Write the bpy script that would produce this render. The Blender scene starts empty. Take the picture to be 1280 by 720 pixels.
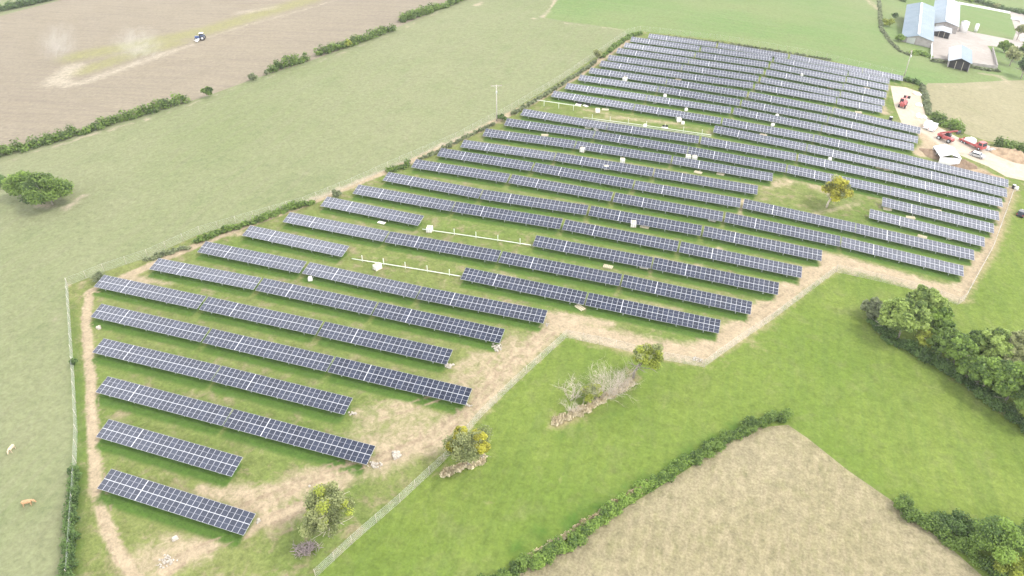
import bpy, bmesh, math, random
import numpy as np
from mathutils import Vector, Matrix, Euler
from mathutils.geometry import delaunay_2d_cdt
R = math.radians
random.seed(7); RNG = np.random.default_rng(7)
SC = bpy.context.scene
COL = SC.collection

# ------------------------------------------------------------------ camera, sky, sun, exposure
CAM_H, PITCH, YAW, FOC = 95.03, R(34.61), R(-17.838), 914.0     # FOC in px of a 1280 px wide picture
cd = bpy.data.cameras.new('camera'); cam = bpy.data.objects.new('camera', cd); COL.objects.link(cam)
cd.sensor_width = 36.0; cd.lens = FOC/1280*36.0; cd.clip_start = 1; cd.clip_end = 9000
cam.location = (0, 0, CAM_H); cam.rotation_euler = (R(90)-PITCH, 0, -YAW)
SC.camera = cam
SUN_EL, SUN_AZ = R(54), R(82)      # azimuth from +Y towards +X
w = bpy.data.worlds.new('World'); SC.world = w; w.use_nodes = True
nt = w.node_tree; bg = nt.nodes['Background']
sky = nt.nodes.new('ShaderNodeTexSky'); sky.sky_type = 'NISHITA'; sky.sun_disc = False
sky.sun_elevation = SUN_EL; sky.sun_rotation = SUN_AZ
sky.dust_density = 3.0; sky.air_density = 1.0; sky.ozone_density = 1.0
hs = nt.nodes.new('ShaderNodeHueSaturation'); hs.inputs['Saturation'].default_value = 0.38
nt.links.new(sky.outputs[0], hs.inputs['Color'])
# unseen cloud added over the clear sky, bright low down to pale far panels
tc = nt.nodes.new('ShaderNodeTexCoord'); cn = nt.nodes.new('ShaderNodeTexNoise'); cn.inputs['Scale'].default_value = 4.0; cn.inputs['Detail'].default_value = 5
nt.links.new(tc.outputs['Generated'], cn.inputs['Vector'])
cr_ = nt.nodes.new('ShaderNodeMapRange'); cr_.inputs['From Min'].default_value = .35; cr_.inputs['From Max'].default_value = .65
cr_.inputs['To Min'].default_value = 10.0; cr_.inputs['To Max'].default_value = 38.0; nt.links.new(cn.outputs['Fac'], cr_.inputs['Value'])
sx = nt.nodes.new('ShaderNodeSeparateXYZ'); nt.links.new(tc.outputs['Generated'], sx.inputs[0])
el = nt.nodes.new('ShaderNodeMapRange'); el.inputs['From Min'].default_value = .93; el.inputs['From Max'].default_value = .76   # dimmed overhead so near panels reflect dark
el.inputs['To Min'].default_value = .07; el.inputs['To Max'].default_value = 1.0; nt.links.new(sx.outputs['Z'], el.inputs['Value'])
ml = nt.nodes.new('ShaderNodeMath'); ml.operation = 'MULTIPLY'; nt.links.new(cr_.outputs[0], ml.inputs[0]); nt.links.new(el.outputs[0], ml.inputs[1])
cc = nt.nodes.new('ShaderNodeVectorMath'); cc.operation = 'SCALE'; cc.inputs[0].default_value = (1.0, 1.0, 1.03); nt.links.new(ml.outputs[0], cc.inputs['Scale'])
mx = nt.nodes.new('ShaderNodeMix'); mx.data_type = 'RGBA'; mx.inputs[0].default_value = .7
nt.links.new(hs.outputs[0], mx.inputs[6]); nt.links.new(cc.outputs[0], mx.inputs[7]); nt.links.new(mx.outputs[2], bg.inputs['Color'])
bg.inputs['Strength'].default_value = 0.15
sd = bpy.data.lights.new('sun', 'SUN'); sun = bpy.data.objects.new('sun', sd); COL.objects.link(sun)
sd.energy = 2.3; sd.angle = R(11); sd.color = (1.0, 0.95, 0.87)
sdir = Vector((math.sin(SUN_AZ)*math.cos(SUN_EL), math.cos(SUN_AZ)*math.cos(SUN_EL), math.sin(SUN_EL)))
sun.rotation_euler = sdir.to_track_quat('Z', 'Y').to_euler()
vs = SC.view_settings; vs.view_transform = 'Standard'; vs.look = 'None'; vs.gamma = 1; vs.use_curve_mapping = False
vs.exposure = 0.25

# ------------------------------------------------------------------ terrain and pixel <-> ground
def sat(t):
    a = np.abs(t); return np.sign(t)*np.where(a < 1.6, a, 1.6+1.0*np.tanh((a-1.6)/1.0))
def H(x, y):
    X = sat((np.asarray(x, float)-60)/140); Y = sat((np.asarray(y, float)-200)/140)
    return -15.257*X + 1.967*Y - 7.002*X*X - 1.717*X*Y - 2.977*Y*Y
def h(x, y): return float(H(x, y))
_cp, _sp, _cy, _sy = math.cos(PITCH), math.sin(PITCH), math.cos(YAW), math.sin(YAW)
FW = np.array([_sy*_cp, _cy*_cp, -_sp]); RT = np.array([_cy, -_sy, 0]); UP = np.cross(RT, FW)
def at(u, v, dz=0.0):
    """ground point (plus dz) seen at a place of the 1280x720 photograph"""
    d = FW + RT*(u-640)/FOC - UP*(v-360)/FOC
    t = 60.0
    for _ in range(80):
        x, y, z = d[0]*t, d[1]*t, CAM_H+d[2]*t
        e = z-(h(x, y)+dz)
        t += e/(-d[2])*0.6
        if abs(e) < 1e-3: break
    x, y = d[0]*t, d[1]*t
    return Vector((x, y, h(x, y)))
def px(P):
    d = np.asarray(P, float)-np.array([0, 0, CAM_H]); z = np.maximum(d@FW, 1.0)
    return 640+FOC*(d@RT)/z, 360-FOC*(d@UP)/z
def tall(u, v, vt):
    """height of an upright thing standing at (u, v) whose top shows at row vt"""
    b = at(u, v); lo, hi = 0.0, 60.0
    for _ in range(40):
        m = (lo+hi)/2
        if px([(b.x, b.y, b.z+m)])[1][0] > vt: lo = m
        else: hi = m
    return lo
def mpp(u, v):
    b = at(u, v); return float((np.array(b)-np.array([0, 0, CAM_H]))@FW)/FOC   # metres per photo pixel there

# ------------------------------------------------------------------ helpers: objects and tags
def tag(o, label=None, cat=None, group=None, kind=None):
    if label: o['label'] = label
    if cat: o['category'] = cat
    if group: o['group'] = group
    if kind: o['kind'] = kind
    return o
def empty(name, loc, rot=(0, 0, 0), label=None, cat=None, group=None):
    o = bpy.data.objects.new(name, None); COL.objects.link(o); o.empty_display_size = 0.3
    o.location = loc; o.rotation_euler = rot
    return tag(o, label, cat, group)
def link(name, me, parent=None, loc=(0, 0, 0), rot=(0, 0, 0)):
    o = bpy.data.objects.new(name, me); COL.objects.link(o)
    if parent: o.parent = parent
    o.location = loc; o.rotation_euler = rot
    return o
def copy_tree(o, parent=None):
    c = o.copy(); COL.objects.link(c)
    if parent: c.parent = parent
    for ch in list(o.children): copy_tree(ch, c)
    return c
class MB:
    """collects shapes for ONE mesh"""
    def __init__(s): s.v = []; s.f = []; s.m = []; s.smooth = []
    def add(s, v, f, m=0, smooth=False):
        n = len(s.v); s.v += [tuple(q) for q in v]; s.f += [tuple(i+n for i in q) for q in f]
        s.m += [m]*len(f); s.smooth += [smooth]*len(f); return s
    def box(s, c, d, m=0, rz=0, ry=0, rx=0, taper=1.0, bev=0.0):
        x, y, z = d[0]/2, d[1]/2, d[2]/2; M = Euler((rx, ry, rz)).to_matrix(); c = Vector(c)
        if bev <= 0:
            v = [(-x, -y, -z), (x, -y, -z), (x, y, -z), (-x, y, -z), (-x*taper, -y*taper, z), (x*taper, -y*taper, z), (x*taper, y*taper, z), (-x*taper, y*taper, z)]
            f = [(0, 3, 2, 1), (4, 5, 6, 7), (0, 1, 5, 4), (1, 2, 6, 5), (2, 3, 7, 6), (3, 0, 4, 7)]
        else:
            b = bev; v = []; f = []
            ring = lambda zz, o, k: [((-x+o)*k, (-y+b+o*0)*k, zz), ((-x+b)*k, (-y+o)*k, zz), ((x-b)*k, (-y+o)*k, zz), ((x-o)*k, (-y+b)*k, zz), ((x-o)*k, (y-b)*k, zz), ((x-b)*k, (y-o)*k, zz), ((-x+b)*k, (y-o)*k, zz), ((-x+o)*k, (y-b)*k, zz)]
            v = ring(-z, b*.5, 1)+ring(-z+b, 0, 1)+ring(z-b, 0, taper)+ring(z, b*.6, taper)
            for k in range(3):
                for i in range(8): f.append((k*8+i, k*8+(i+1) % 8, k*8+8+(i+1) % 8, k*8+8+i))
            f.append(tuple(reversed(range(8)))); f.append(tuple(range(24, 32)))
        return s.add([c+M@Vector(q) for q in v], f, m)
    def tube(s, pts, rad, n=6, m=0, cap=True):
        pts = [Vector(p) for p in pts]
        if not hasattr(rad, '__len__'): rad = [rad]*len(pts)
        v = []; f = []
        for i, p in enumerate(pts):
            d = (pts[min(i+1, len(pts)-1)]-pts[max(i-1, 0)]).normalized()
            a = d.orthogonal().normalized() if i == 0 else (a-d*a.dot(d)).normalized()
            b = d.cross(a)
            for k in range(n):
                t = 2*math.pi*k/n; v.append(p+(a*math.cos(t)+b*math.sin(t))*rad[i])
        for i in range(len(pts)-1):
            for k in range(n): f.append((i*n+k, i*n+(k+1) % n, i*n+n+(k+1) % n, i*n+n+k))
        if cap: f.append(tuple(reversed(range(n)))); f.append(tuple(range((len(pts)-1)*n, len(pts)*n)))
        return s.add(v, f, m, True)
    def cyl(s, c, r, l, axis='y', n=14, m=0, r2=None):
        c = Vector(c); a = {'x': Vector((1, 0, 0)), 'y': Vector((0, 1, 0)), 'z': Vector((0, 0, 1))}[axis]
        return s.tube([c-a*l/2, c+a*l/2], [r, r if r2 is None else r2], n, m)
    def ball(s, c, r, m=0, seg=10, rings=7):
        v = []; f = []
        for i in range(rings+1):
            t = math.pi*i/rings
            for k in range(seg):
                a = 2*math.pi*k/seg; v.append((c[0]+r[0]*math.sin(t)*math.cos(a), c[1]+r[1]*math.sin(t)*math.sin(a), c[2]+r[2]*math.cos(t)))
        for i in range(rings):
            for k in range(seg): f.append((i*seg+k, i*seg+seg+k, i*seg+seg+(k+1) % seg, i*seg+(k+1) % seg))
        return s.add(v, f, m, True)
    def prism(s, prof, y0, y1, m=0, ax='y'):
        """profile of (x, z) extruded along y (or of (y, z) along x)"""
        n = len(prof)
        g = (lambda a, b, t: (a, t, b)) if ax == 'y' else (lambda a, b, t: (t, a, b))
        v = [g(a, b, y0) for a, b in prof]+[g(a, b, y1) for a, b in prof]
        f = [tuple(range(n)), tuple(range(2*n-1, n-1, -1))]+[(i, i+n, (i+1) % n+n, (i+1) % n) for i in range(n)]
        return s.add(v, f, m)
    def mesh(s, name, mats):
        me = bpy.data.meshes.new(name); me.from_pydata(s.v, [], s.f)
        for m in (mats if isinstance(mats, (list, tuple)) else [mats]): me.materials.append(m)
        me.polygons.foreach_set('material_index', s.m); me.polygons.foreach_set('use_smooth', s.smooth); me.update()
        return me
    def build(s, name, mats, parent=None, loc=(0, 0, 0), rot=(0, 0, 0)):
        return link(name, s.mesh(name, mats), parent, loc, rot)

# ------------------------------------------------------------------ materials
def new_mat(name):
    m = bpy.data.materials.new(name); m.use_nodes = True
    b = m.node_tree.nodes['Principled BSDF']; return m, m.node_tree.nodes, m.node_tree.links, b
def mix(N, L, fac, a, b):
    n = N.new('ShaderNodeMix'); n.data_type = 'RGBA'
    for sock, val in ((n.inputs[0], fac), (n.inputs[6], a), (n.inputs[7], b)):
        if isinstance(val, (int, float)): sock.default_value = val
        elif isinstance(val, (tuple, list)): sock.default_value = (*val, 1)
        else: L.new(val, sock)
    return n.outputs[2]
def noise(N, L, vec, scale, detail=4, rough=.6, dist=0.0):
    n = N.new('ShaderNodeTexNoise'); n.inputs['Scale'].default_value = scale; n.inputs['Detail'].default_value = detail
    n.inputs['Roughness'].default_value = rough; n.inputs['Distortion'].default_value = dist
    L.new(vec, n.inputs['Vector']); return n.outputs['Fac']
def ramp(N, L, val, a, b):
    n = N.new('ShaderNodeMapRange'); n.interpolation_type = 'SMOOTHSTEP'
    n.inputs['From Min'].default_value = a; n.inputs['From Max'].default_value = b; L.new(val, n.inputs['Value']); return n.outputs[0]
def math_(N, L, op, a, b=None):
    n = N.new('ShaderNodeMath'); n.operation = op
    for s, v in zip(n.inputs, (a, b)):
        if v is None: continue
        if isinstance(v, (int, float)): s.default_value = v
        else: L.new(v, s)
    return n.outputs[0]
def mapping(N, L, vec, scale=(1, 1, 1), rz=0):
    n = N.new('ShaderNodeMapping'); n.inputs['Scale'].default_value = scale; n.inputs['Rotation'].default_value = (0, 0, rz)
    L.new(vec, n.inputs['Vector']); return n.outputs[0]
def plain(name, col, rough=.6, metal=0.0, var=.12, scale=3.0, spec=.5):
    """painted or bare surface with some dirt and unevenness"""
    m, N, L, b = new_mat(name)
    g = N.new('ShaderNodeTexCoord').outputs['Object']
    f = noise(N, L, g, scale, 5)
    c = mix(N, L, ramp(N, L, f, .3, .75), tuple(x*(1+var) for x in col), tuple(x*(1-var*1.3) for x in col))
    L.new(c, b.inputs['Base Color']); b.inputs['Roughness'].default_value = rough; b.inputs['Metallic'].default_value = metal
    b.inputs['Specular IOR Level'].default_value = spec
    return m
def field(name, base, alt, dry, s1=.02, s2=.25, s3=2.2, amt=.55, fine=.5, streak=None, bump=.25):
    """short vegetation or soil seen from the air: broad patches, clumps and fine tufts"""
    m, N, L, b = new_mat(name)
    g = N.new('ShaderNodeNewGeometry').outputs['Position']
    n1 = noise(N, L, g, s1, 5, .6); n2 = noise(N, L, g, s2, 6, .65, .5); n3 = noise(N, L, g, s3, 3, .7)
    c = mix(N, L, ramp(N, L, n1, .36, .64), base, alt)
    c = mix(N, L, math_(N, L, 'MULTIPLY', ramp(N, L, n2, .48, .72), amt), c, dry)
    if streak:
        ang, sc, col, am = streak
        st = noise(N, L, mapping(N, L, g, (sc[0], sc[1], .05), ang), 1.0, 4, .6, .3)
        c = mix(N, L, math_(N, L, 'MULTIPLY', ramp(N, L, st, .42, .68), am), c, col)
    hv = N.new('ShaderNodeHueSaturation'); L.new(c, hv.inputs['Color'])
    val = N.new('ShaderNodeMapRange'); val.inputs['From Min'].default_value = .34; val.inputs['From Max'].default_value = .66
    val.inputs['To Min'].default_value = .72*(1-fine); val.inputs['To Max'].default_value = .72*(1+fine)
    n4 = noise(N, L, g, .7, 4, .65, .4)
    L.new(math_(N, L, 'ADD', math_(N, L, 'MULTIPLY', n3, .5), math_(N, L, 'MULTIPLY', n4, .5)), val.inputs['Value']); L.new(val.outputs[0], hv.inputs['Value'])
    L.new(hv.outputs[0], b.inputs['Base Color'])
    b.inputs['Roughness'].default_value = 1; b.inputs['Specular IOR Level'].default_value = 0.05
    if bump:
        bp = N.new('ShaderNodeBump'); bp.inputs['Strength'].default_value = bump; bp.inputs['Distance'].default_value = .25
        L.new(math_(N, L, 'ADD', n3, n2), bp.inputs['Height']); L.new(bp.outputs[0], b.inputs['Normal'])
    m['col'] = 0
    return m, N, L, b, hv.outputs[0], g

def soil_mix(mat, dirt, greener, dn=(.22, .78)):
    """bare soil and greener ground where the 'dirt' and 'lush' attributes say so, with ragged edges"""
    m, N, L, b, c, g = mat
    rag = noise(N, L, g, .55, 6, .7, .6); tuft = noise(N, L, g, 2.4, 3, .7)
    for an, col, k in (('greener', greener, .55), ('dirt', dirt, .9), ('rut', (.33, .26, .175), .5)):
        a = N.new('ShaderNodeAttribute'); a.attribute_name = an
        t = math_(N, L, 'ADD', a.outputs['Fac'], math_(N, L, 'MULTIPLY', math_(N, L, 'SUBTRACT', rag, .5), k))
        f = ramp(N, L, t, *dn)
        f = math_(N, L, 'MULTIPLY', f, ramp(N, L, a.outputs['Fac'], .02, .2))
        hv = N.new('ShaderNodeHueSaturation'); hv.inputs['Color'].default_value = (*col, 1)
        mr = N.new('ShaderNodeMapRange'); mr.inputs['From Min'].default_value = .36; mr.inputs['From Max'].default_value = .64
        mr.inputs['To Min'].default_value = .54; mr.inputs['To Max'].default_value = .96
        L.new(math_(N, L, 'ADD', math_(N, L, 'MULTIPLY', tuft, .5), math_(N, L, 'MULTIPLY', rag, .5)), mr.inputs['Value']); L.new(mr.outputs[0], hv.inputs['Value'])
        c = mix(N, L, f, c, hv.outputs[0])
    L.new(c, b.inputs['Base Color'])
    return m

M_pasture = soil_mix(field('short_pasture', (.222, .256, .122), (.255, .275, .148), (.19, .232, .108), .012, .09, 1.6, .5, .22, streak=(R(-28), (.5, .05), (.265, .265, .16), .35)), (.40, .35, .25), (.16, .22, .08))
M_meadow = soil_mix(field('green_meadow', (.165, .255, .085), (.215, .265, .11), (.20, .24, .10), .012, .08, 1.2, .5, .2, streak=(R(12), (.02, .4), (.22, .27, .12), .6)), (.40, .34, .24), (.14, .22, .06))
M_lush = soil_mix(field('lush_grass', (.155, .225, .043), (.192, .252, .056), (.205, .235, .082), .03, .22, 1.9, .62, .27, streak=(R(62), (.55, .06), (.135, .20, .045), .5), bump=.5), (.36, .30, .17), (.07, .15, .025))
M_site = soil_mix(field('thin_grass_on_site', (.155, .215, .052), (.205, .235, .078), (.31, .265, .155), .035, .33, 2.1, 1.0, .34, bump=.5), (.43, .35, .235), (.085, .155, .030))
M_soil = soil_mix(field('ploughed_soil', (.325, .280, .205), (.30, .26, .192), (.275, .235, .168), .008, .06, .9, .6, .16, streak=(R(-21), (.03, .5), (.25, .21, .165), .55)), (.43, .38, .29), (.285, .275, .125))
M_straw = soil_mix(field('dry_stubble', (.30, .268, .155), (.335, .295, .185), (.225, .22, .105), .03, .35, 2.6, .6, .36, streak=(R(-70), (1.1, .22), (.40, .34, .22), .55), bump=.7), (.38, .32, .2), (.15, .2, .05))
M_drygrass = soil_mix(field('parched_paddock', (.32, .295, .18), (.35, .32, .20), (.27, .265, .145), .02, .1, 1.1, .6, .2), (.42, .36, .25), (.17, .22, .07))
M_olivepad = soil_mix(field('rough_paddock', (.205, .21, .11), (.235, .215, .13), (.17, .20, .085), .03, .1, 1.0, .6, .2), (.4, .35, .25), (.17, .22, .07))
M_sand = soil_mix(field('pale_hardcore', (.54, .46, .35), (.60, .52, .42), (.45, .37, .27), .05, .3, 1.5, .5, .14), (.5, .38, .26), (.3, .3, .15))
M_yard = soil_mix(field('yard_concrete', (.43, .39, .35), (.48, .44, .40), (.35, .31, .27), .05, .3, 1.5, .5, .12), (.4, .34, .27), (.2, .25, .1))

Z = {   # field edges, traced on the photograph (1280 px wide) and dropped onto the terrain
'stubble_field': [(650, 714), (700, 690), (760, 648), (830, 605), (880, 573), (940, 535), (985, 531), (1010, 548), (1060, 588), (1118, 628), (1150, 655), (1185, 682), (1230, 722), (1330, 800), (1420, 900), (560, 900), (600, 760)],
'sand_compound': [(1113, 107), (1132, 109), (1150, 115), (1153, 130), (1157, 144), (1172, 158), (1198, 172), (1222, 182), (1262, 190), (1310, 196), (1500, 205), (1500, 250), (1310, 232), (1258, 221), (1235, 208), (1205, 196), (1180, 186), (1156, 172), (1128, 156), (1118, 132)],
'site_grass': [(1128, 97), (1150, 105), (1158, 140), (1172, 152), (1200, 165), (1230, 175), (1290, 188), (1500, 200), (1500, 260), (1310, 236), (1266, 240), (1240, 312), (1205, 376), (1197, 381), (1150, 364), (1100, 352), (1045, 340), (965, 400), (880, 459), (830, 450), (770, 435), (708, 422), (640, 484), (600, 523), (555, 577), (500, 628), (440, 680), (395, 722), (330, 790), (250, 900), (60, 900), (86, 722), (93, 640), (96, 560), (93, 470), (88, 400), (85, 357), (130, 340), (185, 322), (250, 293), (380, 256), (440, 232), (500, 205), (570, 175), (640, 138), (700, 102), (745, 71), (785, 43), (800, 39), (900, 50), (1020, 71)],
'hedge_bank': [(-400, 148), (0, 20), (72, 1), (300, -60), (300, -66), (72, -4), (0, 14), (-400, 140)],
'ploughed_field': [(-400, 305), (-150, 240), (0, 193), (60, 178), (120, 158), (180, 143), (236, 127), (262, 119), (316, 99), (385, 77), (440, 57), (492, 36), (530, 20), (575, -2), (640, -40), (700, -85), (300, -63), (72, -1), (0, 17), (-400, 143)],
'farm_yard': [(1163, 45), (1163, 73), (1190, 77), (1246, 85), (1241, 66), (1234, 57), (1262, 60), (1420, 72), (1420, 10), (1262, 14), (1270, 40), (1266, 50), (1215, 40), (1197, 34), (1172, 36)],
'dry_paddock': [(1160, 104), (1200, 104), (1250, 101), (1300, 100), (1500, 112), (1500, 200), (1290, 188), (1230, 175), (1200, 165), (1172, 152), (1158, 140), (1152, 112)],
'green_field': [(680, 22), (690, 8), (705, -20), (740, -86), (1720, -86), (1720, 112), (1500, 112), (1300, 100), (1250, 101), (1200, 104), (1160, 104), (1152, 112), (1150, 105), (1128, 97), (1020, 71), (900, 50), (800, 39), (785, 43), (775, 37), (740, 31), (715, 28)],
'olive_paddock': [(1198, 9), (1225, 12), (1258, 21), (1266, 34), (1268, 48), (1240, 44), (1215, 39), (1199, 33)],
'lush_meadow': [(395, 722), (440, 680), (500, 628), (555, 577), (600, 523), (640, 484), (708, 422), (770, 435), (830, 450), (880, 459), (965, 400), (1045, 340), (1100, 352), (1150, 364), (1197, 381), (1205, 376), (1240, 312), (1266, 240), (1310, 236), (1500, 260), (1e5, 1000), (1e5, 1e5), (-1000, 1e5), (250, 900), (330, 790)],
}
ZM = {'stubble_field': M_straw, 'sand_compound': M_sand, 'site_grass': M_site, 'hedge_bank': M_pasture, 'ploughed_field': M_soil, 'olive_paddock': M_olivepad, 'farm_yard': M_yard, 'dry_paddock': M_drygrass, 'green_field': M_meadow, 'lush_meadow': M_lush, 'pasture': M_pasture}
def inside(u, v, poly):
    c = np.zeros(len(u), bool); n = len(poly)
    for i in range(n):
        x1, y1 = poly[i]; x2, y2 = poly[(i+1) % n]
        if y1 == y2: continue
        k = ((y1 > v) != (y2 > v)) & (u < (x2-x1)*(v-y1)/(y2-y1)+x1); c ^= k
    return c
def pxw(x, y):
    return px(np.stack([x, y, H(x, y)], -1))

# bare tracks and worn places: (photo points, half width in metres, strength)
DIRT = [
 ([(170, 722), (152, 700), (135, 665), (120, 610), (116, 540), (113, 470), (109, 420), (108, 390), (113, 366), (150, 350)], .95, 1),
 ([(112, 366), (165, 342), (240, 309), (300, 285), (380, 256), (440, 232), (520, 199), (600, 162), (670, 126), (722, 95), (785, 51)], 1.3, .95),
 ([(165, 350), (215, 350)], 2.0, .7), ([(270, 292), (310, 292)], 1.5, .6),
 ([(205, 712), (240, 690), (300, 668), (330, 650), (370, 635), (420, 610)], 1.3, .9),
 ([(190, 700), (250, 680)], 4.2, .64), ([(262, 612), (320, 622), (400, 600)], 2.6, .7),
 ([(300, 640), (390, 600), (470, 575), (540, 550), (585, 515), (640, 455), (690, 412)], 3.4, .7),
 ([(470, 520), (540, 500), (600, 470), (640, 430)], 4.0, .58), ([(440, 560), (520, 540)], 4.0, .6),
 ([(450, 515), (470, 590)], 2.6, .5), ([(500, 530), (560, 520)], 4.0, .5), ([(600, 450), (640, 440)], 4.0, .5), ([(340, 655), (400, 620)], 3.0, .5), ([(575, 460), (640, 425)], 2.0, .6),
 ([(690, 400), (740, 418), (800, 432), (870, 444), (912, 420), (960, 385), (1000, 350), (1045, 326), (1100, 340), (1160, 358), (1195, 368)], 3.2, .85),
 ([(650, 400), (700, 395), (760, 405)], 2.0, .7), ([(930, 410), (990, 365)], 2.2, .75), ([(1000, 345), (1030, 318)], 2, .7),
 ([(1195, 370), (1218, 335), (1240, 300), (1252, 262), (1262, 236)], 2.6, .8), ([(1195, 350), (1230, 300)], 2, .6),
 ([(945, 228), (928, 255), (918, 290), (900, 312), (868, 335), (850, 350)], 1.3, .62),
 ([(960, 232), (1000, 222), (1030, 238)], 2.6, .6), ([(1010, 270), (1070, 255)], 1.5, .5),
 ([(1055, 158), (1100, 170), (1140, 180)], 1.0, .75), ([(1040, 168), (1080, 178), (1130, 190)], 1.0, .6),
 ([(1125, 196), (1190, 213), (1250, 236)], 1.8, .9), ([(1150, 168), (1165, 180), (1150, 192)], 2.5, .9),
 ([(1108, 105), (1100, 128), (1106, 142)], 1.8, .7), ([(760, 146), (850, 155)], 1.8, .55), ([(730, 137), (760, 142)], 1.3, .5),
 ([(1165, 190), (1190, 205), (1230, 215)], 2.5, .8), ([(640, 200), (680, 205)], 1.3, .55), ([(600, 330), (650, 350)], 1.4, .45),
 ([(820, 322), (850, 330)], 1.6, .5), ([(700, 310), (730, 318)], 1.4, .45), ([(790, 375), (850, 385)], 1.6, .5),
 # pasture: field track, worn ring by the bushes, old wheel line
 ([(700, -10), (690, 6), (678, 22), (664, 24)], .9, .8), ([(664, 24), (700, 28), (745, 33), (785, 38)], .8, .55), ([(585, 10), (597, 6), (606, -6)], .8, .95),
 ([(45, 252), (62, 261), (82, 262), (98, 252), (103, 243)], 1.0, .75), ([(86, 357), (72, 385), (64, 420)], .5, .5),
 ([(0, 203), (60, 186), (120, 167), (180, 151), (236, 133)], 1.1, .7), ([(236, 131), (316, 103), (385, 82), (492, 42), (575, 2)], 1.0, .5),
 # pale rim and dusty marks of the ploughing
 ([(68, 104), (85, 106), (108, 102), (140, 90), (180, 76), (210, 66)], 4.5, .6), ([(68, 102), (82, 92), (90, 84)], 6.5, .62), ([(215, 64), (250, 53)], 2.2, .6), ([(262, 46), (300, 34), (360, 18), (420, 0)], 2.6, .45), ([(300, 16), (340, 10)], 5.5, .5),
 ([(120, 300), (260, 255), (420, 205), (560, 150)], .7, .3), ([(130, 312), (270, 264), (425, 213), (560, 158)], .7, .3), ([(640, 620), (720, 575), (850, 500), (960, 430)], .5, .32), ([(655, 630), (735, 585), (862, 508), (975, 436)], .5, .32), ([(1000, 470), (1090, 520), (1200, 600)], .5, .3), ([(520, 690), (590, 640), (650, 600)], .6, .35),
 # meadow edges, paddock wear, yard surroundings
 ([(690, 531), (730, 515), (770, 492), (795, 470)], .9, .8), ([(548, 592), (575, 585), (600, 575)], 1.0, .7),
 ([(1072, 380), (1085, 400), (1120, 425), (1180, 460), (1230, 500), (1290, 535)], .5, .75),
 ([(1228, 92), (1255, 96), (1258, 104)], 2.2, .6), ([(1180, 108), (1230, 110), (1255, 104)], .6, .6), ([(1085, 0), (1097, 12)], 2.5, .6), ([(1128, 46), (1163, 52)], 2, .8),
]
GREENM = [([(98, 70), (140, 62), (200, 50), (260, 38), (330, 16), (380, 2)], 11, .62), ([(105, 88), (160, 70), (215, 55)], 9.0, .6),
 ([(90, 380), (97, 470), (100, 560), (96, 650), (94, 722)], 1.6, .5), ([(640, 690), (740, 640), (840, 585), (930, 528)], 2.0, .6), ([(780, 515), (700, 545)], 2, .4)]  # darker green strips along the left fence and above the middle hedge
def line_mask(x, y, items):
    out = np.zeros(len(x))
    for pts, wd, st, *off in items:
        P = [at(*p) for p in pts]
        if off:
            Q = []
            for i, p in enumerate(P):
                d = (P[min(i+1, len(P)-1)]-P[max(i-1, 0)]); n = Vector((-d.y, d.x, 0)).normalized(); Q.append(p+n*(off[0]+.25*math.sin(i*2.1+off[0])))
            P = Q
        for a, b in zip(P[:-1], P[1:]):
            dx, dy = b.x-a.x, b.y-a.y; l2 = dx*dx+dy*dy+1e-9
            box = (x > min(a.x, b.x)-3*wd) & (x < max(a.x, b.x)+3*wd) & (y > min(a.y, b.y)-3*wd) & (y < max(a.y, b.y)+3*wd)
            i = np.where(box)[0]
            if not len(i): continue
            t = np.clip(((x[i]-a.x)*dx+(y[i]-a.y)*dy)/l2, 0, 1)
            d = np.hypot(x[i]-a.x-t*dx, y[i]-a.y-t*dy)
            out[i] = np.maximum(out[i], st*np.clip(1.5-d/wd*.75-.25, 0, 1))
    return out

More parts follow.
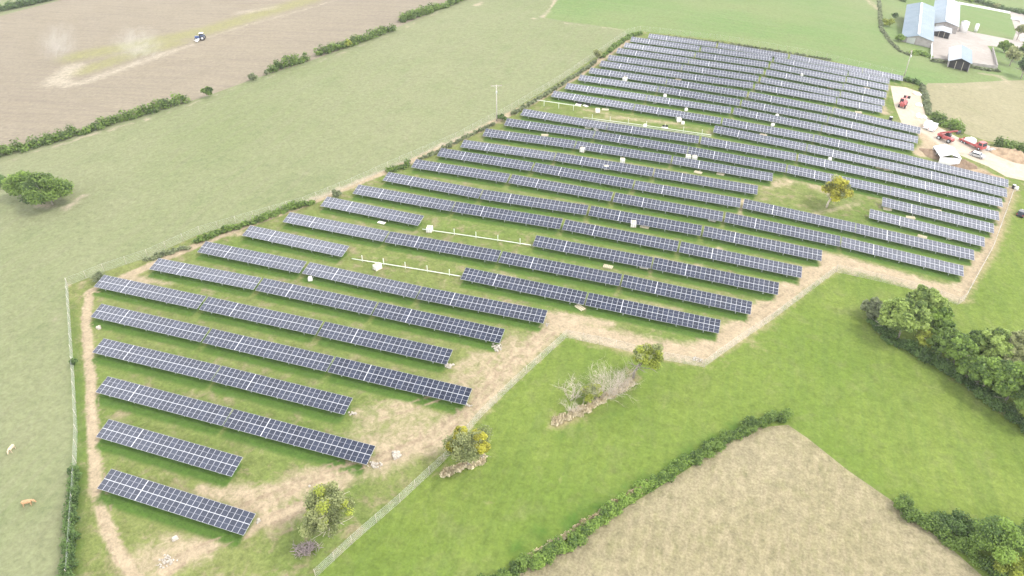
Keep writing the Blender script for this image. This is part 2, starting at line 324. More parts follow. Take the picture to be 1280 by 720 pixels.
NM, PITCHM, SLOPE, TILT, LOW = 26, 1.058, 3.53, R(15.5), .85
RUTS = []
for pts, wd, st, off in (DIRT[0][0], .22, .7, .62), (DIRT[1][0], .25, .55, .7), (DIRT[4][0], .22, .8, .7), (DIRT[7][0], .3, .8, 1.0), (DIRT[7][0], .3, .6, 2.3), (DIRT[13][0], .3, .75, 1.0), (DIRT[13][0], .3, .6, -2.4), (DIRT[8][0], .3, .7, .9), (DIRT[17][0], .3, .75, .9), (DIRT[19][0], .25, .7, .75), (DIRT[24][0], .35, .7, .9):
    RUTS += [(pts, wd, st, off), (pts, wd, st, off-1.75 if off > 0 else off+1.75)]
TABLES = [(1,-73.4,53.8,-0.016,26),(2,-81.5,62.5,-0.015,26),(3,-89.5,71.2,-0.013,26),(3,-61.7,71,-0.001,26),(4,-98.2,79.9,-0.01,26),(4,-70.4,79.7,-0.006,26),(5,-106.8,88.7,-0.02,26),(5,-78.8,88.3,-0.007,26),(5,-50.9,88.3,0.005,26),(6,-114.1,97.4,-0.026,26),(6,-86,96.9,-0.009,26),(6,-58,96.8,0.003,26),(7,-106.4,106.2,-0.014,26),(7,-78.3,105.8,-0.014,26),(7,-50.4,105.7,0.002,26),(8,-100,114.6,-0.034,26),(8,-71.8,113.8,-0.029,26),(8,-43.9,113.8,0.031,26),(9,-93.9,123.2,-0.053,26),(9,-37.6,122.8,0.005,26),(9,-9.7,123.2,0.025,26),(10,-87.7,131.4,-0.037,26),(10,-59.7,131.1,0.019,26),(10,-31.8,131.6,0.017,26),(10,-3.9,132,0.012,26),(11,-82.6,140.5,-0.055,26),(11,-26.4,140.5,0.02,26),(11,1.4,141.1,0.022,26),(12,-77.7,148.8,-0.028,26),(12,-49.8,148.9,0.033,26),(12,-21.7,149.5,0.012,26),(12,6.3,149.9,0.012,26),(13,-73.3,157.2,-0.045,26),(13,-45.3,157.2,0.049,26),(13,-17.2,158.3,0.031,26),(13,10.8,158.9,0.01,26),(14,-69.1,166.9,-0.004,26),(14,-41,166.8,-0.004,26),(14,-12.8,167.1,0.029,26),(14,15.2,167.5,0,26),(14,42.9,167.2,-0.024,26),(15,-65,175.4,-0.005,26),(15,-37,175.3,-0.005,26),(15,-9,175.8,0.04,26),(15,19.1,176.2,-0.017,26),(15,46.7,175.8,-0.006,26),(16,-60.8,183.1,0.023,26),(16,-33,183.8,0.023,26),(16,-5.1,184.7,0.046,26),(16,50.5,184.7,-0.056,26),(17,-57.2,192.4,0.034,26),(17,-29.4,193.4,0.034,26),(17,-1.5,194.3,0.034,26),(17,54.3,193.3,-0.04,26),(18,-53.6,201.4,0.009,26),(18,-25.8,201.7,0.009,26),(18,1.9,201.9,0.009,26),(18,29.7,201.8,-0.016,26),(18,57.2,201.3,-0.024,26),(19,-51.2,209.7,-0.041,26),(19,-23.4,209.8,0.048,26),(19,4.7,210.8,0.024,26),(19,32.6,210.8,-0.026,26),(19,59.9,210.3,-0.009,26),(20,7.5,220.1,-0.038,26),(20,35.2,219.1,-0.03,26),(20,62.5,218.1,-0.041,26),(21,-46.3,228.1,-0.041,26),(21,-18.4,227.7,0.011,26),(21,9.6,227.9,0.005,26),(21,37.1,227.2,-0.056,26),(21,64.4,225.7,-0.056,26),(22,-43.8,237.3,-0.001,26),(22,-16,237.8,0.037,26),(22,12.2,237.9,-0.028,26),(22,39.9,237.3,-0.014,26),(23,-41.5,246.9,-0.004,26),(23,-13.7,246.8,-0.004,26),(23,14.3,246.5,-0.022,26),(23,41.9,245.2,-0.067,26),(24,-39.7,255.6,0,26),(24,-11.9,255.8,0.013,26),(24,16.2,255.7,-0.02,26),(24,43.7,254.3,-0.084,26),(25,-37.8,264.5,-0.019,26),(25,-10.2,265.1,0.062,26),(25,17.9,266.2,0.021,26),(25,39.4,266.3,0.021,14),(26,-36.4,273,0.032,26),(26,-8.7,274,0.038,26),(26,19.4,274.2,-0.024,26),(26,40.9,274.4,-0.024,14),(27,-35,282.4,-0.004,26),(27,-7.2,283.2,0.06,26),(27,20.9,283.6,-0.032,26),(27,42.3,283.7,-0.032,14),(28,-33.7,291.1,0.007,26),(28,-5.7,292.2,0.07,26),(28,22.3,292.8,-0.023,26),(28,43.9,293.1,-0.023,14),(29,-32.7,300.2,0.02,26),(29,-4.5,301.5,0.075,26),(29,23.5,301.9,-0.046,26),(29,45.1,302.1,-0.046,14),(30,-26.8,308.7,0.04,26),(30,1.3,309.6,0.02,26),(30,29.5,309.6,-0.018,26),(30,50.9,309.9,-0.018,14)]
def ground():
    def grid(x0, x1, y0, y1, s):
        X, Y = np.meshgrid(np.arange(x0, x1, s), np.arange(y0, y1, s)); return X.ravel(), Y.ravel()
    out = []
    for s, test in ((.8, 'site'), (3.2, 'near'), (26., 'mid'), (330., 'far')):
        r = {'site': (-150, 120, 35, 330), 'near': (-420, 360, 30, 640), 'mid': (-900, 1000, -300, 1500), 'far': (-3900, 4000, -2500, 5500)}[test]
        x, y = grid(*r, s); x = x+RNG.uniform(-.2, .2, len(x))*s; y = y+RNG.uniform(-.2, .2, len(y))*s
        u, v = pxw(x, y)
        insite = inside(u, v, Z['site_grass']) & (v < 800)
        infr = (u > -60) & (u < 1340) & (v > -30) & (v < 780)
        k = {'site': insite, 'near': infr & ~insite, 'mid': ~infr, 'far': (x < -900) | (x > 1000) | (y < -300) | (y > 1500)}[test]
        out.append(np.stack([x[k], y[k]], -1))
    pts = [tuple(p) for p in np.concatenate(out)]
    edges = []
    for name, poly in Z.items():
        n = len(poly)
        for i in range(n):
            a, b = poly[i], poly[(i+1) % n]
            if not all(-460 < q[0] < 1760 and -90 < q[1] < 950 for q in (a, b)): continue
            A, B = at(*a), at(*b); k = max(1, int((B-A).length/4)); k = min(k, 40); prev = None
            for j in range(k+1):
                P = A.lerp(B, j/k)
                q = (round(P.x, 2)+.0, round(P.y, 2)+.0)
                pts.append(q); cur = len(pts)-1
                if prev is not None: edges.append((prev, cur))
                prev = cur
    r = delaunay_2d_cdt([Vector(p) for p in pts], edges, [], 0, 1e-3)
    V = np.array([(p.x, p.y) for p in r[0]]); F = np.array([f[:3] for f in r[2]])
    c = V[F].mean(1); u, v = pxw(c[:, 0], c[:, 1])
    zone = np.full(len(F), len(Z)); names = list(Z)
    for i in reversed(range(len(names))): zone[inside(u, v, Z[names[i]])] = i
    zone[zone == names.index('hedge_bank')] = len(Z)
    names.append('pasture')
    for i, nm in enumerate(names):
        f = F[zone == i]
        if not len(f): continue
        idx, inv = np.unique(f, return_inverse=True); vv = V[idx]; f = inv.reshape(-1, 3)
        me = bpy.data.meshes.new(nm); me.vertices.add(len(vv))
        me.vertices.foreach_set('co', np.column_stack([vv, H(vv[:, 0], vv[:, 1])]).ravel())
        me.loops.add(f.size); me.loops.foreach_set('vertex_index', f.ravel())
        me.polygons.add(len(f)); me.polygons.foreach_set('loop_start', np.arange(0, f.size, 3)); me.polygons.foreach_set('loop_total', np.full(len(f), 3))
        me.update(); me.validate()
        me.polygons.foreach_set('use_smooth', [True]*len(f))
        dirt = line_mask(vv[:, 0], vv[:, 1], DIRT); greener = line_mask(vv[:, 0], vv[:, 1], GREENM)
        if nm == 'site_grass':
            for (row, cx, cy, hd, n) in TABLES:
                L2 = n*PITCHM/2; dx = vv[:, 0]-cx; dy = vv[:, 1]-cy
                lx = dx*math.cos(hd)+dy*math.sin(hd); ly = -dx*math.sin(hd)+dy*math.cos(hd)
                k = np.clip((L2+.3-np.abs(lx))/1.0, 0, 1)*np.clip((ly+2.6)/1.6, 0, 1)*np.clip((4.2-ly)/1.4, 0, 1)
                greener = np.maximum(greener, k*.85); dirt = dirt*(1-.75*k)  # darker green under and just in front of each table
        rut = line_mask(vv[:, 0], vv[:, 1], RUTS) if nm == 'site_grass' else np.zeros(len(vv))
        for an, arr in (('dirt', dirt), ('greener', greener), ('rut', rut)):
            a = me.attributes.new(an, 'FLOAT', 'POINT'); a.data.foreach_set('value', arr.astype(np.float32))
        me.materials.append(ZM[nm])
        o = link(nm, me); tag(o, kind='structure')
ground()

# ------------------------------------------------------------------ solar tables
def cell_mat():
    m, N, L, b = new_mat('solar_cells')
    g = N.new('ShaderNodeTexCoord').outputs['Object']; oi = N.new('ShaderNodeObjectInfo').outputs['Random']
    c = mix(N, L, oi, (.012, .018, .036), (.022, .030, .055))
    L.new(c, b.inputs['Base Color']); b.inputs['Roughness'].default_value = .24; b.inputs['IOR'].default_value = 1.5
    b.inputs['Specular IOR Level'].default_value = 1.0
    b.inputs['Sheen Weight'].default_value = .4; b.inputs['Sheen Roughness'].default_value = .28; b.inputs['Sheen Tint'].default_value = (.95, .95, 1, 1)   # pale sheen added in place of sky glare at grazing angles
    return m
M_cell = cell_mat()
M_frame = plain('aluminium_frame', (.56, .56, .60), .4, .35, .05)
M_white_rail = plain('white_joint_strip', (.74, .74, .77), .4, .2, .05)
M_back = plain('white_backsheet', (.6, .6, .63), .5)
M_steel = plain('galvanised_steel', (.60, .62, .61), .45, .4, .12)
def module_mesh():
    """framed half-cut module lying in the table's plane: origin at its lower left corner"""
    W_, L_, t = 1.036, 1.752, .035; fr = .026; mb = MB()
    mb.box((W_/2, L_/2, -t/2), (W_, L_, t), 2)
    z = .004
    for y0, y1 in ((0, fr), (L_-fr, L_), (L_/2-.011, L_/2+.011)): mb.box((W_/2, (y0+y1)/2, z/2), (W_, y1-y0, z+.002), 0)
    for x0, x1 in ((0, fr), (W_-fr, W_)): mb.box(((x0+x1)/2, L_/2, z/2), (x1-x0, L_, z), 0)
    for y0, y1 in ((fr, L_/2-.011), (L_/2+.011, L_-fr)):
        mb.add([(fr, y0, .002), (W_-fr, y0, .002), (W_-fr, y1, .002), (fr, y1, .002)], [(0, 1, 2, 3)], 1)
    return mb.mesh('solar_module', [M_frame, M_cell, M_back])
ME_mod = module_mesh()
def post_mesh(n, length):
    mb = MB(); mb.box((0, 0, length/2-.5), (.13, .10, length+1.0), 0); return mb.mesh(n, M_steel)
ct, st_ = math.cos(TILT), math.sin(TILT)
FRONT, REAR = .55, 2.75            # distance up the slope of the two post lines
ME_fp = post_mesh('front_post', LOW+FRONT*st_-.16); ME_rp = post_mesh('rear_post', LOW+REAR*st_-.16)
def rail_mesh(n):
    L = n*PITCHM+.1; mb = MB(); mb.box((0, 0, 0), (L, .07, .09), 0); return mb.mesh('purlin', M_steel)
ME_rail = {26: rail_mesh(26), 14: rail_mesh(14)}
def rafter_mesh():
    mb = MB(); mb.box((0, 1.75, 0), (.08, 3.1, .08), 0); return mb.mesh('rafter', M_steel)
ME_raf = rafter_mesh()
def make_table(n):
    L = n*PITCHM+.06
    root = empty('solar_table', (0, 0, 0))
    plane = []
    for j in range(2):
        for i in range(n):
            x = -L/2+i*PITCHM+(.07 if i >= 7 else 0)+.01
            s = j*(1.752+.045)
            o = link('solar_module', ME_mod, root, (x, s*ct, LOW+s*st_), (TILT, 0, 0))
    mb = MB(); mb.box((0, 0, 0), (L, .06, .03)); mb.build('centre_rail', M_steel, root, (0, 1.774*ct+.02*st_, LOW+1.774*st_-.02), (TILT, 0, 0))
    mb = MB(); mb.box((-L/2+7*PITCHM+.032, SLOPE/2, 0), (.075, SLOPE, .03)); mb.build('joint_rail', M_white_rail, root, (0, .02*st_, LOW-.015), (TILT, 0, 0))
    for s in (.45, 1.35, 2.2, 3.1): link('purlin', ME_rail[n], root, (0, s*ct+.08*st_, LOW+s*st_-.085), (TILT, 0, 0))
    k = 5 if n == 26 else 3
    for i in range(k):
        x = -L/2+L*(i+.46)/k
        link('front_post', ME_fp, root, (x, FRONT*ct, 0)); link('rear_post', ME_rp, root, (x, REAR*ct, 0))
        link('rafter', ME_raf, root, (x, 0, LOW-.17), (TILT, 0, 0))
    return root
ORD = ['first', 'second', 'third', 'fourth', 'fifth', 'sixth', 'seventh', 'eighth', 'ninth', 'tenth', 'eleventh', 'twelfth', 'thirteenth', 'fourteenth', 'fifteenth', 'sixteenth', 'seventeenth', 'eighteenth', 'nineteenth', 'twentieth', 'twenty-first', 'twenty-second', 'twenty-third', 'twenty-fourth', 'twenty-fifth', 'twenty-sixth', 'twenty-seventh', 'twenty-eighth', 'twenty-ninth', 'thirtieth']
def row_words(r):
    if r == 1: return 'nearest row'
    if r <= 15: return '%s row from the front' % ORD[r-1]
    return ('%s row from the far end' % ORD[30-r]) if r < 30 else 'farthest row'
proto = {}
for ti, (row, cx, cy, hd, n) in enumerate(TABLES):
    mates = [t for t in TABLES if t[0] == row]; i = mates.index(TABLES[ti]); L2 = n*PITCHM/2
    first = n not in proto
    if first: proto[n] = make_table(n)
    z0 = h(cx-L2*math.cos(hd), cy-L2*math.sin(hd)+1.7); z1 = h(cx+L2*math.cos(hd), cy+L2*math.sin(hd)+1.7); zm = h(cx, cy+1.7)
    sl = math.atan2(z1-z0, 2*L2)
    if first: o = proto[n]
    else: o = copy_tree(proto[n])
    o.location = (cx, cy, (z0+z1+2*zm)/4); o.rotation_euler = (R(random.gauss(0, .9)), -sl, hd)
    for c in o.children:
        if c.name.startswith(('front_post', 'rear_post')): c.rotation_euler = (0, sl, 0)
    if n == 14: lab = 'short half-length solar table ending the %s' % row_words(row)
    elif len(mates) == 1: lab = 'solar table standing alone in the %s' % row_words(row)
    elif row in (9, 11) and i == 0: lab = 'solar table left of the bare rail, %s' % row_words(row)
    elif row in (16, 17) and i == 3: lab = 'solar table right of yellow tree, %s' % row_words(row)
    elif i == 0: lab = 'leftmost solar table of the %s' % row_words(row)
    elif i == len(mates)-1: lab = 'rightmost solar table of the %s' % row_words(row)
    else: lab = '%s solar table from the left in the %s' % (ORD[i], row_words(row))
    tag(o, lab, 'solar table', 'solar tables in long parallel rows')

# ------------------------------------------------------------------ vegetation
def leaf_mat(name, dark, light, odd=None, trans=.4):
    m, N, L, b = new_mat(name)
    a = N.new('ShaderNodeAttribute'); a.attribute_name = 'tone'
    g = N.new('ShaderNodeNewGeometry').outputs['Position']
    n1 = noise(N, L, g, .45, 3, .6)
    t = math_(N, L, 'ADD', math_(N, L, 'MULTIPLY', a.outputs['Fac'], .6), math_(N, L, 'MULTIPLY', n1, .5))
    c = mix(N, L, ramp(N, L, t, .25, .75), dark, light)
    if odd: c = mix(N, L, ramp(N, L, noise(N, L, g, .8, 2), .56, .66), c, odd)
    hv = N.new('ShaderNodeHueSaturation'); hv.inputs['Value'].default_value = .86; hv.inputs['Saturation'].default_value = 1.0; L.new(c, hv.inputs['Color']); c = hv.outputs[0]
    L.new(c, b.inputs['Base Color']); b.inputs['Roughness'].default_value = .7; b.inputs['Specular IOR Level'].default_value = .25
    tr = N.new('ShaderNodeBsdfTranslucent'); L.new(c, tr.inputs['Color'])
    ms = N.new('ShaderNodeMixShader'); ms.inputs[0].default_value = trans
    L.new(b.outputs[0], ms.inputs[1]); L.new(tr.outputs[0], ms.inputs[2]); L.new(ms.outputs[0], N['Material Output'].inputs['Surface'])
    return m
L_hedge = leaf_mat('hedge_leaves', (0.068, 0.120, 0.034), (0.225, 0.335, 0.075))
L_dull = leaf_mat('dull_scrub_leaves', (0.120, 0.153, 0.077), (0.304, 0.347, 0.185))
L_dark = leaf_mat('dark_leaves', (0.051, 0.099, 0.031), (0.162, 0.260, 0.076))
L_tree = leaf_mat('pale_tree_leaves', (0.120, 0.188, 0.051), (0.41, 0.53, 0.14))
L_mid = leaf_mat('mid_tree_leaves', (0.094, 0.162, 0.044), (0.30, 0.44, 0.09))
L_olive = leaf_mat('olive_leaves', (0.162, 0.196, 0.077), (0.434, 0.466, 0.206))
L_yel = leaf_mat('yellowing_leaves', (0.22, 0.22, 0.03), (0.60, 0.58, 0.08))
L_yg = leaf_mat('yellow_green_leaves', (0.19, 0.24, 0.04), (0.46, 0.52, 0.09))
L_brown = leaf_mat('dead_bracken', (0.234, 0.172, 0.097), (0.578, 0.473, 0.298))
L_straw = leaf_mat('tall_dry_grass', (0.55, 0.48, 0.31), (0.80, 0.70, 0.50), trans=.15)
L_weed = leaf_mat('rank_grass', (0.128, 0.213, 0.044), (0.336, 0.445, 0.119))
M_bark = plain('grey_bark', (.30, .27, .23), .9, 0, .25, 2.5, .1)
M_dead = plain('bleached_dead_wood', (.50, .44, .37), .9, 0, .2, 3, .1)
M_twig = plain('purple_brown_brushwood', (.30, .25, .24), .95, 0, .3, 3, .1)
def leaves(name, mat, blobs, n, size, parent=None, loc=(0, 0, 0), squash=1.0, upright=0.0):
    """n small leaf sprays spread over clumps (x, y, z, rx, ry, rz, tone) as one mesh"""
    B = np.array(blobs, float); k = len(B)
    wgt = (B[:, 3]*B[:, 4]*B[:, 5])**(2/3); i = RNG.choice(k, n, p=wgt/wgt.sum())
    d = RNG.normal(size=(n, 3)); d /= np.linalg.norm(d, axis=1)[:, None]
    rr = (RNG.uniform(.0, 1, n)**.38)*RNG.uniform(.8, 1.16, n)
    c = B[i, :3]+d*B[i, 3:6]*rr[:, None]
    keep = c[:, 2] > 0.02
    nrm = d*.75+RNG.normal(size=(n, 3))*.5+np.array([0, 0, .75])
    if upright: nrm[:, 2] *= (1-upright)
    nrm /= np.linalg.norm(nrm, axis=1)[:, None]
    a = np.cross(nrm, RNG.normal(size=(n, 3))); a /= np.linalg.norm(a, axis=1)[:, None]; b = np.cross(nrm, a)
    if upright:
        b = np.array([0, 0, 1.0])+RNG.normal(size=(n, 3))*.3; a = np.cross(b, nrm); a /= np.linalg.norm(a, axis=1)[:, None]+1e-6
    s = size*RNG.uniform(.55, 1.3, n)[:, None]
    V = np.stack([c-a*s*.5-b*s*.35*squash, c+a*s*.15-b*s*.55*squash, c+a*s*.5+b*s*.3*squash, c-a*s*.2+b*s*.55*squash], 1)[keep]
    tone = np.clip(B[i, 6]+RNG.normal(size=n)*.2, 0, 1)[keep]; m = len(V)
    me = bpy.data.meshes.new(name); me.vertices.add(m*4); me.vertices.foreach_set('co', V.ravel())
    me.loops.add(m*4); me.loops.foreach_set('vertex_index', np.arange(m*4)); me.polygons.add(m)
    me.polygons.foreach_set('loop_start', np.arange(0, m*4, 4)); me.polygons.foreach_set('loop_total', np.full(m, 4))
    me.update(); at_ = me.attributes.new('tone', 'FLOAT', 'FACE'); at_.data.foreach_set('value', tone.astype(np.float32))
    me.materials.append(mat)
    return link(name, me, parent, loc)
def clumps(c, r, k, cr=.42, low=-.35):
    """clumps of leaves scattered over an uneven crown"""
    out = [(*c, r[0]*.62, r[1]*.62, r[2]*.62, .3)]
    for _ in range(k):
        while True:
            d = Vector((random.gauss(0, 1), random.gauss(0, 1), random.gauss(0, 1))).normalized()
            if d.z > low: break
        q = random.uniform(.5, .92); s = cr*random.uniform(.55, 1.15)
        out.append((c[0]+d.x*r[0]*q, c[1]+d.y*r[1]*q, c[2]+d.z*r[2]*q, r[0]*s, r[1]*s, r[2]*s*.85, random.uniform(.15, .85)))
    return out
def branch(mb, p, d, ln, r, depth, spread=.6, m=0, kids=(2, 4)):
    pts = [p]; q = Vector(p); d = Vector(d).normalized(); k = 4
    for _ in range(k):
        d = (d+Vector((random.gauss(0, .16), random.gauss(0, .16), random.gauss(0, .12)))).normalized(); q = q+d*ln/k; pts.append(q.copy())
    mb.tube(pts, [r*(1-.6*i/k) for i in range(k+1)], 5 if r < .06 else 7, m)
    if depth > 0:
        for _ in range(random.randint(*kids)):
            t = random.randint(1, k); nd = (d+Vector((random.gauss(0, spread), random.gauss(0, spread), random.gauss(0.1, spread*.7)))).normalized()
            branch(mb, pts[t], nd, ln*random.uniform(.5, .75), r*.5, depth-1, spread, m, kids)
def tree(name, label, base, centre_px, rpx, mat, n, size, cat='tree', rz=.85, k=24, trunk_r=.16, extra=None, lean=None, bark=None, group=None, cr=.42):
    """a tree whose crown centre shows at centre_px with a radius of rpx photo pixels"""
    b = at(*base); s = mpp(*base); r = rpx*s
    hc = max(tall(base[0], base[1], centre_px[1]), r*.75)
    if rz >= 1.0: hc *= .93
    off = Vector(((centre_px[0]-base[0])*s, 0, 0)); off.rotate(Euler((0, 0, -YAW)))
    root = empty(name, b, (0, 0, random.uniform(-.2, .2)), label, cat, group)
    c = (off.x, off.y, hc)
    mb = MB(); top = Vector((c[0]*.8, c[1]*.8, hc*.8))
    mb.tube([(0, 0, -.4), (top.x*.12, top.y*.12, hc*.3), (top.x*.5, top.y*.5, hc*.6), tuple(top)], [trunk_r*1.35, trunk_r, trunk_r*.75, trunk_r*.4], 8)
    for _ in range(9):
        d = Vector((random.gauss(0, 1), random.gauss(0, 1), random.uniform(.1, 1.0))).normalized()
        branch(mb, top*random.uniform(.5, 1), d, r*random.uniform(.6, .95), trunk_r*.45, 1, .5)
    mb.build('trunk', bark or M_bark, root)
    leaves('crown', mat, clumps(c, (r*random.uniform(.92, 1.1), r*random.uniform(.92, 1.1), r*rz), k, cr), n, size, root)
    if extra:
        for (nm, em, k2, n2, sz, cr2) in extra:
            leaves(nm, em, clumps((c[0], c[1], c[2]+r*.14), (r*1.0, r*1.0, r*rz*1.0), k2, cr2, -.1)[1:], n2, sz, root)
    return root
def bush(name, label, base, rpx, hpx, mat, n, size, cat='bush', group=None, k=12):
    b = at(*base); s = mpp(*base); r = rpx*s; ht = max(tall(base[0], base[1], base[1]-hpx), .5)
    o = leaves(name, mat, clumps((0, 0, ht*.5), (r, r, ht*.52), k, .45, -.2), n, size, None, b)
    return tag(o, label, cat, group)
def hedge(name, label, pts, wid, ht, mat, per_m, size, cat='hedge', group=None, var=.5, gaps=0.0, upright=0.0, squash=1.0):
    P = [at(*p) for p in pts]; b0 = P[0]; blobs = []; tot = 0
    for a, b in zip(P[:-1], P[1:]):
        L_ = (b-a).length; tot += L_; k = max(2, int(L_/(wid*.24)))
        nrm = Vector((-(b-a).y, (b-a).x, 0)).normalized()
        for j in range(k):
            if random.random() < gaps: continue
            t = (j+random.random())/k; q = a.lerp(b, t)+nrm*random.gauss(0, wid*.2); q.z = h(q.x, q.y)
            f = 1+random.uniform(-var, var); r = wid*.5*random.uniform(.75, 1.15)
            blobs.append((q.x-b0.x, q.y-b0.y, q.z-b0.z+ht*f*.5, r, r, ht*f*.52, random.uniform(.2, .8)))
    # leaves() drops what is under its own origin's level: hedges climb, so lift them by hand
    zmin = min(q[2]-q[5] for q in blobs)
    bl = [(q[0], q[1], q[2]-zmin+.03, *q[3:]) for q in blobs]
    o = leaves(name, mat, bl, int(tot*per_m), size, None, (b0.x, b0.y, b0.z+zmin-.03), squash, upright)
    return tag(o, label, cat, group)

hedge('hedgerow', 'long trimmed dark hedge along the near edge of the ploughed field', [(-45, 205), (0, 194), (45, 184), (100, 168), (150, 152), (200, 137), (235, 127)], 3.4, 2.7, L_hedge, 110, .55)
bush('hedge_shrub', 'dark shrub at the left picture edge below the long hedge', (-2, 233), 12, 14, L_dark, 2200, .5)
hedge('hedgerow', 'short green hedge left of the widest gap in the far field hedge', [(336, 91), (352, 86), (368, 81), (385, 76)], 3.2, 2.9, L_hedge, 120, .55)
hedge('hedgerow', 'middle length of broken hedge between ploughed field and pale pasture', [(396, 70), (420, 63), (440, 57), (470, 46), (491, 38)], 3.2, 2.6, L_hedge, 110, .55)
hedge('hedgerow', 'far upper length of broken hedge running out of the top edge', [(500, 28), (522, 21), (545, 13), (562, 7), (580, -2), (600, -10)], 3.7, 3.0, L_hedge, 110, .6)
bush('hedge_shrub', 'lone round bush just past the end of the long trimmed hedge', (262, 121), 6.5, 12, L_hedge, 1100, .5)
bush('hedge_shrub', 'small lone bush midway between the lone round bush and broken hedge', (317, 101), 5, 9, L_dull, 800, .5)
bush('hedge_shrub', 'tiny bush beside the left tip of the short green hedge', (333, 94), 3.2, 6, L_dull, 500, .45)
bush('hedge_shrub', 'pale yellowish bush within the middle length of broken hedge', (436, 59), 5, 9, L_yg, 800, .5)
hedge('hedgerow', 'dark hedge crossing the top left corner behind the ploughed field', [(-60, 28), (0, 14), (35, 7), (70, -1), (110, -12)], 4.0, 3.0, L_dark, 90, .7)
# two bushes in the pasture
tree('thorn_bush', 'rounded green bush on the left of the pair in pale pasture', (32, 246), (32, 232), 19, L_mid, 9000, .42, 'bush', .8, 26, .12)
tree('thorn_bush', 'larger darker bush on the right of the pair with worn soil ring', (66, 256), (66, 238), 26, L_hedge, 15000, .42, 'bush', .75, 34, .14)
# scrub along the far fence of the solar site
hedge('scrub_hedge', 'low dark scrub by the fence at the left corner of the site', [(182, 326), (205, 319), (238, 309)], 1.48, 1.01, L_dull, 120, .35, gaps=.1)
hedge('scrub_hedge', 'longest dark scrub strip along the upper left fence', [(247, 304), (275, 292), (305, 283), (330, 274), (352, 265), (392, 254)], 1.97, 1.30, L_hedge, 130, .4)
bush('scrub_bush', 'small scrub bush on the fence above the long scrub strip', (421, 247), 6, 9, L_dull, 700, .35)
hedge('scrub_hedge', 'short dense scrub clump on the fence halfway along the site', [(486, 215), (500, 210), (512, 206)], 1.97, 1.15, L_hedge, 140, .4)
hedge('scrub_hedge', 'thin patchy weeds on the fence below the left utility pole', [(525, 200), (550, 189), (575, 176), (605, 162), (618, 155)], 1.15, 0.86, L_dull, 80, .4, gaps=.25)
bush('scrub_bush', 'dark bush at the foot of the left utility pole', (627, 151), 6, 8, L_dark, 700, .4)
hedge('scrub_hedge', 'thin dark weed line along the fence beyond the left utility pole', [(640, 144), (670, 127), (700, 108), (722, 94), (745, 78)], 1.31, 1.01, L_dull, 90, .45, gaps=.15)
hedge('scrub_hedge', 'dark weed line at the far upper tip of the site fence', [(750, 73), (768, 60), (785, 47), (802, 43)], 1.72, 1.15, L_hedge, 90, .5, gaps=.1)
tree('fence_tree', 'small yellowish tree beside the far upper fence line', (748, 75), (747, 67), 6, L_olive, 1200, .5, 'tree', 1.0, 10, .12)
hedge('scrub_hedge', 'dark grass tussocks behind the farthest row of solar tables', [(812, 44), (850, 48), (900, 54), (950, 61), (1000, 69), (1040, 76)], 0.98, 0.72, L_dull, 30, .5, gaps=.4)
# left fence
hedge('fence_hedge', 'dark hedge hugging the left fence at the bottom left', [(94, 588), (92, 630), (90, 675), (86, 722), (82, 770)], 1.6, 1.6, L_dark, 330, .24)
bush('fence_bush', 'small dark bush on the left fence above the bottom hedge', (94, 458), 4.5, 10, L_dark, 700, .22)
bush('fence_bush', 'low scrub bush at the outer left corner of the fence', (125, 350), 9, 8, L_dull, 700, .3)
# hedge beside the stubble field
hedge('hedgerow', 'leafy middle hedge between bright meadow and dry stubble field', [(668, 703), (705, 684), (745, 655), (790, 622), (830, 596), (862, 577)], 2.1, 1.4, L_mid, 560, .24)
hedge('bracken_strip', 'strip of brown dead bracken along the upper side of the middle hedge', [(722, 664), (745, 648), (775, 628), (812, 605)], 1.0, 0.9, L_brown, 320, .22, 'dead bracken')
hedge('hedgerow', 'dark leafy hedge end at the top corner of the stubble field', [(862, 577), (885, 566), (912, 548), (940, 534), (962, 526), (985, 522)], 1.9, 1.4, L_hedge, 520, .25)
hedge('hedgerow', 'low green hedge at the bottom edge of the stubble field', [(600, 740), (635, 718), (655, 708), (668, 700)], 1.9, 1.2, L_hedge, 500, .24)
hedge('grass_verge', 'pale dry grass verge along the lower part of the middle hedge', [(660, 700), (690, 682), (722, 662)], 0.9, 0.7, L_straw, 300, .24, 'dry grass', upright=.7, squash=1.6)
